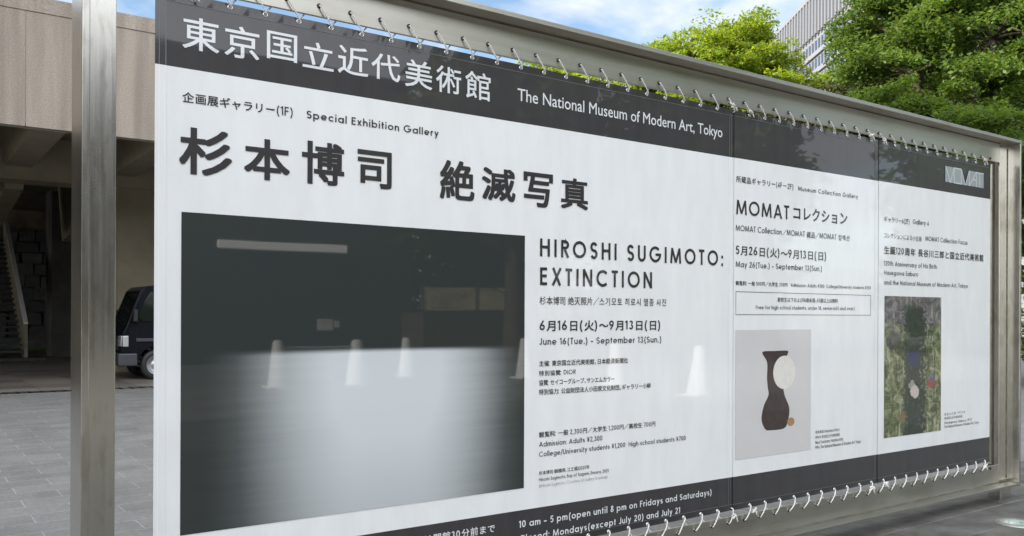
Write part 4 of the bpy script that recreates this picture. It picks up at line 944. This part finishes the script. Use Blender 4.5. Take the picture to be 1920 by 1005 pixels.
# ------------------------------------------------------------------ office tower far off
def tower():
    X0, Y0, Y1, H = 66.0, 100.0, 217.0, 71.5
    t = bpy.data.objects.new('office_tower', None); COL.objects.link(t); t.location = (X0, Y0, 0); tag(t, 'pale grey office tower with vertical fins and window bands far behind trees', 'building')
    wall = mat('tower_cladding', (.155, .16, .175), rough=.6, noise=.05, nscale=(.3, .3, .3)); fin = mat('tower_fin', (.14, .145, .16), rough=.5); dk = mat('tower_recess', (.05, .053, .06), rough=.6); gl = mat('tower_glass', (.02, .04, .085), rough=.12, spec=.5)
    Ly = Y1 - Y0
    MB().box(0.4, 45, 0, Ly, 0, H).build('wall', wall, t)
    MB().box(-.5, 45.5, -.5, Ly + .5, H, H + .9).build('parapet', wall, t)
    MB().box(.15, .41, .3, Ly - .3, H - 8.2, H - .4).build('louvre_recess', dk, t)
    m = MB(); y = 0.5
    while y < Ly: m.box(-.5, .16, y, y + .75, H - 8.6, H - .02); y += 1.95
    m.build('fins', fin, t)
    z = H - 9.2
    for k in range(10):
        MB().box(.2, .39, .4, Ly - .4, z - 2.9, z - .55).build('window_band', gl, t)
        m = MB(); y = .5
        while y < Ly: m.box(.0, .21, y, y + .55, z - 2.95, z - .5); y += 1.95
        m.build('mullions', fin, t)
        MB().box(-.15, .42, 0, Ly, z - 3.95, z - 2.98).build('spandrel', wall, t)
        z -= 3.95
tower()

# ------------------------------------------------------------------ in-ground lamp
def ground_lamp():
    u, d = gr(1908, 983)
    t = thing('ground_lamp', 'round in-ground uplight with greenish glass set in dark paving', 'lamp', u, d, .006)
    MB().lathe([(.085, .004), (.09, .008), (.145, .006), (.15, -.01)], (0, 0, 0), 'z', 36).build('ring', mat('lamp_ring', (.45, .44, .40), rough=.45, metal=.8, noise=.1, nscale=(30, 30, 30)), t, smooth=True)
    MB().lathe([(0, .007), (.04, .0065), (.086, .004)], (0, 0, 0), 'z', 36).build('lens', mat('lamp_lens', (.50, .74, .66), rough=.1, coat=1), t, smooth=True)
ground_lamp()

# ------------------------------------------------------------------ the other side of the plaza, behind the photographer (seen mirrored in the vinyl)
def opposite():
    dk = mat('dark_facade', (.035, .036, .036), rough=.5, noise=.25, nscale=(.6, .6, .6)); gl = mat('dark_glazing', (.02, .022, .024), rough=.25)
    b = thing('dark_building', 'long dark flat-roofed building facing the board across the plaza', 'building', 0, -22)
    MB().box(-40, 13.4, -14, -.02, 0, 8.98).build('wall', dk, b)
    MB().box(-40.2, 13.6, -14.2, .25, 8.981, 9.12).build('roof_edge', dk, b)
    for k in range(9):
        MB().box(-16 + 3.2 * k, -13.3 + 3.2 * k, -.019, .03, .3, 3.0).build('glazing', gl, b)
    l = thing('strip_light', 'long white strip lamp fixed on the dark building opposite', 'lamp', 8.9, -21.7, 3.35)
    em = mat('lamp_tube', (.8, .8, .8)); bs = em.node_tree.nodes['Principled BSDF']; bs.inputs['Emission Color'].default_value = (1, .98, .94, 1); bs.inputs['Emission Strength'].default_value = 0.8
    MB().box(-2.0, 2.0, .03, .12, .0, .24).build('diffuser', em, l, bevel=.03); MB().box(-2.05, 2.05, -.27, .03, -.02, .26).build('housing', dk, l)
    s = thing('notice_sign', 'small white notice board standing before the dark building opposite', 'sign', 9.85, -20.6, 0)
    wp = mat('white_board', (.8, .8, .8), rough=.5); MB().box(-.26, .16, .0, .03, 1.0, 1.33).build('panel', wp, s); MB().box(.2, .34, .0, .03, 1.08, 1.28).build('panel', wp, s)
    MB().box(-.2, -.17, -.03, 0, 0, 1.3).box(.25, .28, -.03, 0, 0, 1.26).build('stand', dk, s)
    wc = mat('cone_plastic', (.80, .80, .79), rough=.45)
    spots = [(5.71, -13.35, 'leftmost in its row, beside the pole'), (7.41, -13.52, 'holding right end of the pole'), (9.5, -15.24, 'standing farthest back near the fence'), (11.53, -12.91, 'third from the camera side'), (12.37, -10.69, 'between the nearest cone and the fence row'), (11.89, -7.82, 'nearest to the board')]
    first = None
    for i, (u, d, w) in enumerate(spots):
        if first is None:
            c = thing('traffic_cone', 'white plastic traffic cone, ' + w, 'cone', u, d, 0, 0, 'white traffic cones across the plaza')
            MB().lathe([(.25, .03), (.225, .06), (.10, .92), (.05, .95), (0, .95)], (0, 0, 0), 'z', 24).build('cone_body', wc, c, smooth=True)
            MB().box(-.27, .27, -.27, .27, 0, .032).build('cone_base', wc, c, bevel=.01); first = c
        else:
            c = first.copy(); COL.objects.link(c); c.location = O + B * u + D * d; c['label'] = 'white plastic traffic cone, ' + w
            for ch in first.children:
                k = ch.copy(); COL.objects.link(k); k.parent = c
    pb = frame(MB().tube([(5.75, -13.36, .80), (7.37, -13.5, .80)], .02, 8).build('barrier_pole', wc)); tag(pb, 'thin white pole bridging two traffic cones', 'pole')
    f = thing('fence', 'mesh fence on a low bank beyond the cones across the plaza', 'fence', 16.2, -20)
    bank = mat('brown_bank', (.05, .04, .025), rough=.9, noise=.3, nscale=(2, 2, 2))
    MB().box(-3.5, 14, -1.5, 0, 0, 1.6).build('bank_wall', bank, f)
    m = MB()
    for k in range(9): m.box(-3.4 + 2 * k, -3.35 + 2 * k, -.3, -.25, 1.6, 2.45)
    m.box(-3.4, 14, -.3, -.26, 2.42, 2.46); m.build('rails', dk, f)
    sp = MB().box(-3.4, 14, -.285, -.275, 1.66, 2.40); sp.build('screen', mat('sunlit_screen', (.72, .62, .42), rough=.8, noise=.35, nscale=(1.2, 2, 2)), f)  # sunlight is put into the screen's pale warm colour
    def plant(name, label, u, d, h, tr, bl, n, ls, seed):
        p_ = O + B * u + D * d; r_ = tree_at(name, label, p_.x, p_.y, h, tr, bl, 'leaf_deep', n, ls, seed); return r_
    low = lambda: [(0, 0, 3, 3.2), (-4, 0, 3, 3.2), (4, 0, 3, 3.2), (-2, 1, 6.5, 3.2), (2, 1, 7, 3.2), (6, 1, 6, 3), (0, 0, 10, 3.2), (4, 0, 9.5, 3), (8, 0, 3, 3.2), (9, 0, 7.5, 3), (-5, 1, 8, 2.8), (2, 0, 12.5, 2.6)]
    plant('broadleaf_tree', 'big dark tree with forked trunk beside fence across the plaza', 15.2, -18.6, 12, .3, [(0, 0, 9, 3.2), (-2.6, 1, 7.5, 2.6), (2.4, -1, 8, 2.8), (1, 2.5, 6.5, 2.4), (-1, -2.5, 6.5, 2.5), (0, 0, 11.5, 2.2), (3.5, 1.5, 5.2, 2.0), (-1.5, -2, 5.0, 1.6), (1.5, -2, 5.0, 1.6), (5, -1, 6.5, 2.4)], 26000, .18, 31)
    plant('broadleaf_tree', 'dense dark tree leafy to the ground behind the fence across the plaza', 21, -31, 13, .3, low(), 26000, .24, 34)
    plant('broadleaf_tree', 'broad dark tree leafy to the ground farther along the fence', 24, -19, 14, .35, low(), 26000, .22, 32)
    plant('broadleaf_tree', 'leafy dark tree standing farthest right across the plaza', 36, -15, 14, .35, low(), 26000, .22, 33)
opposite()
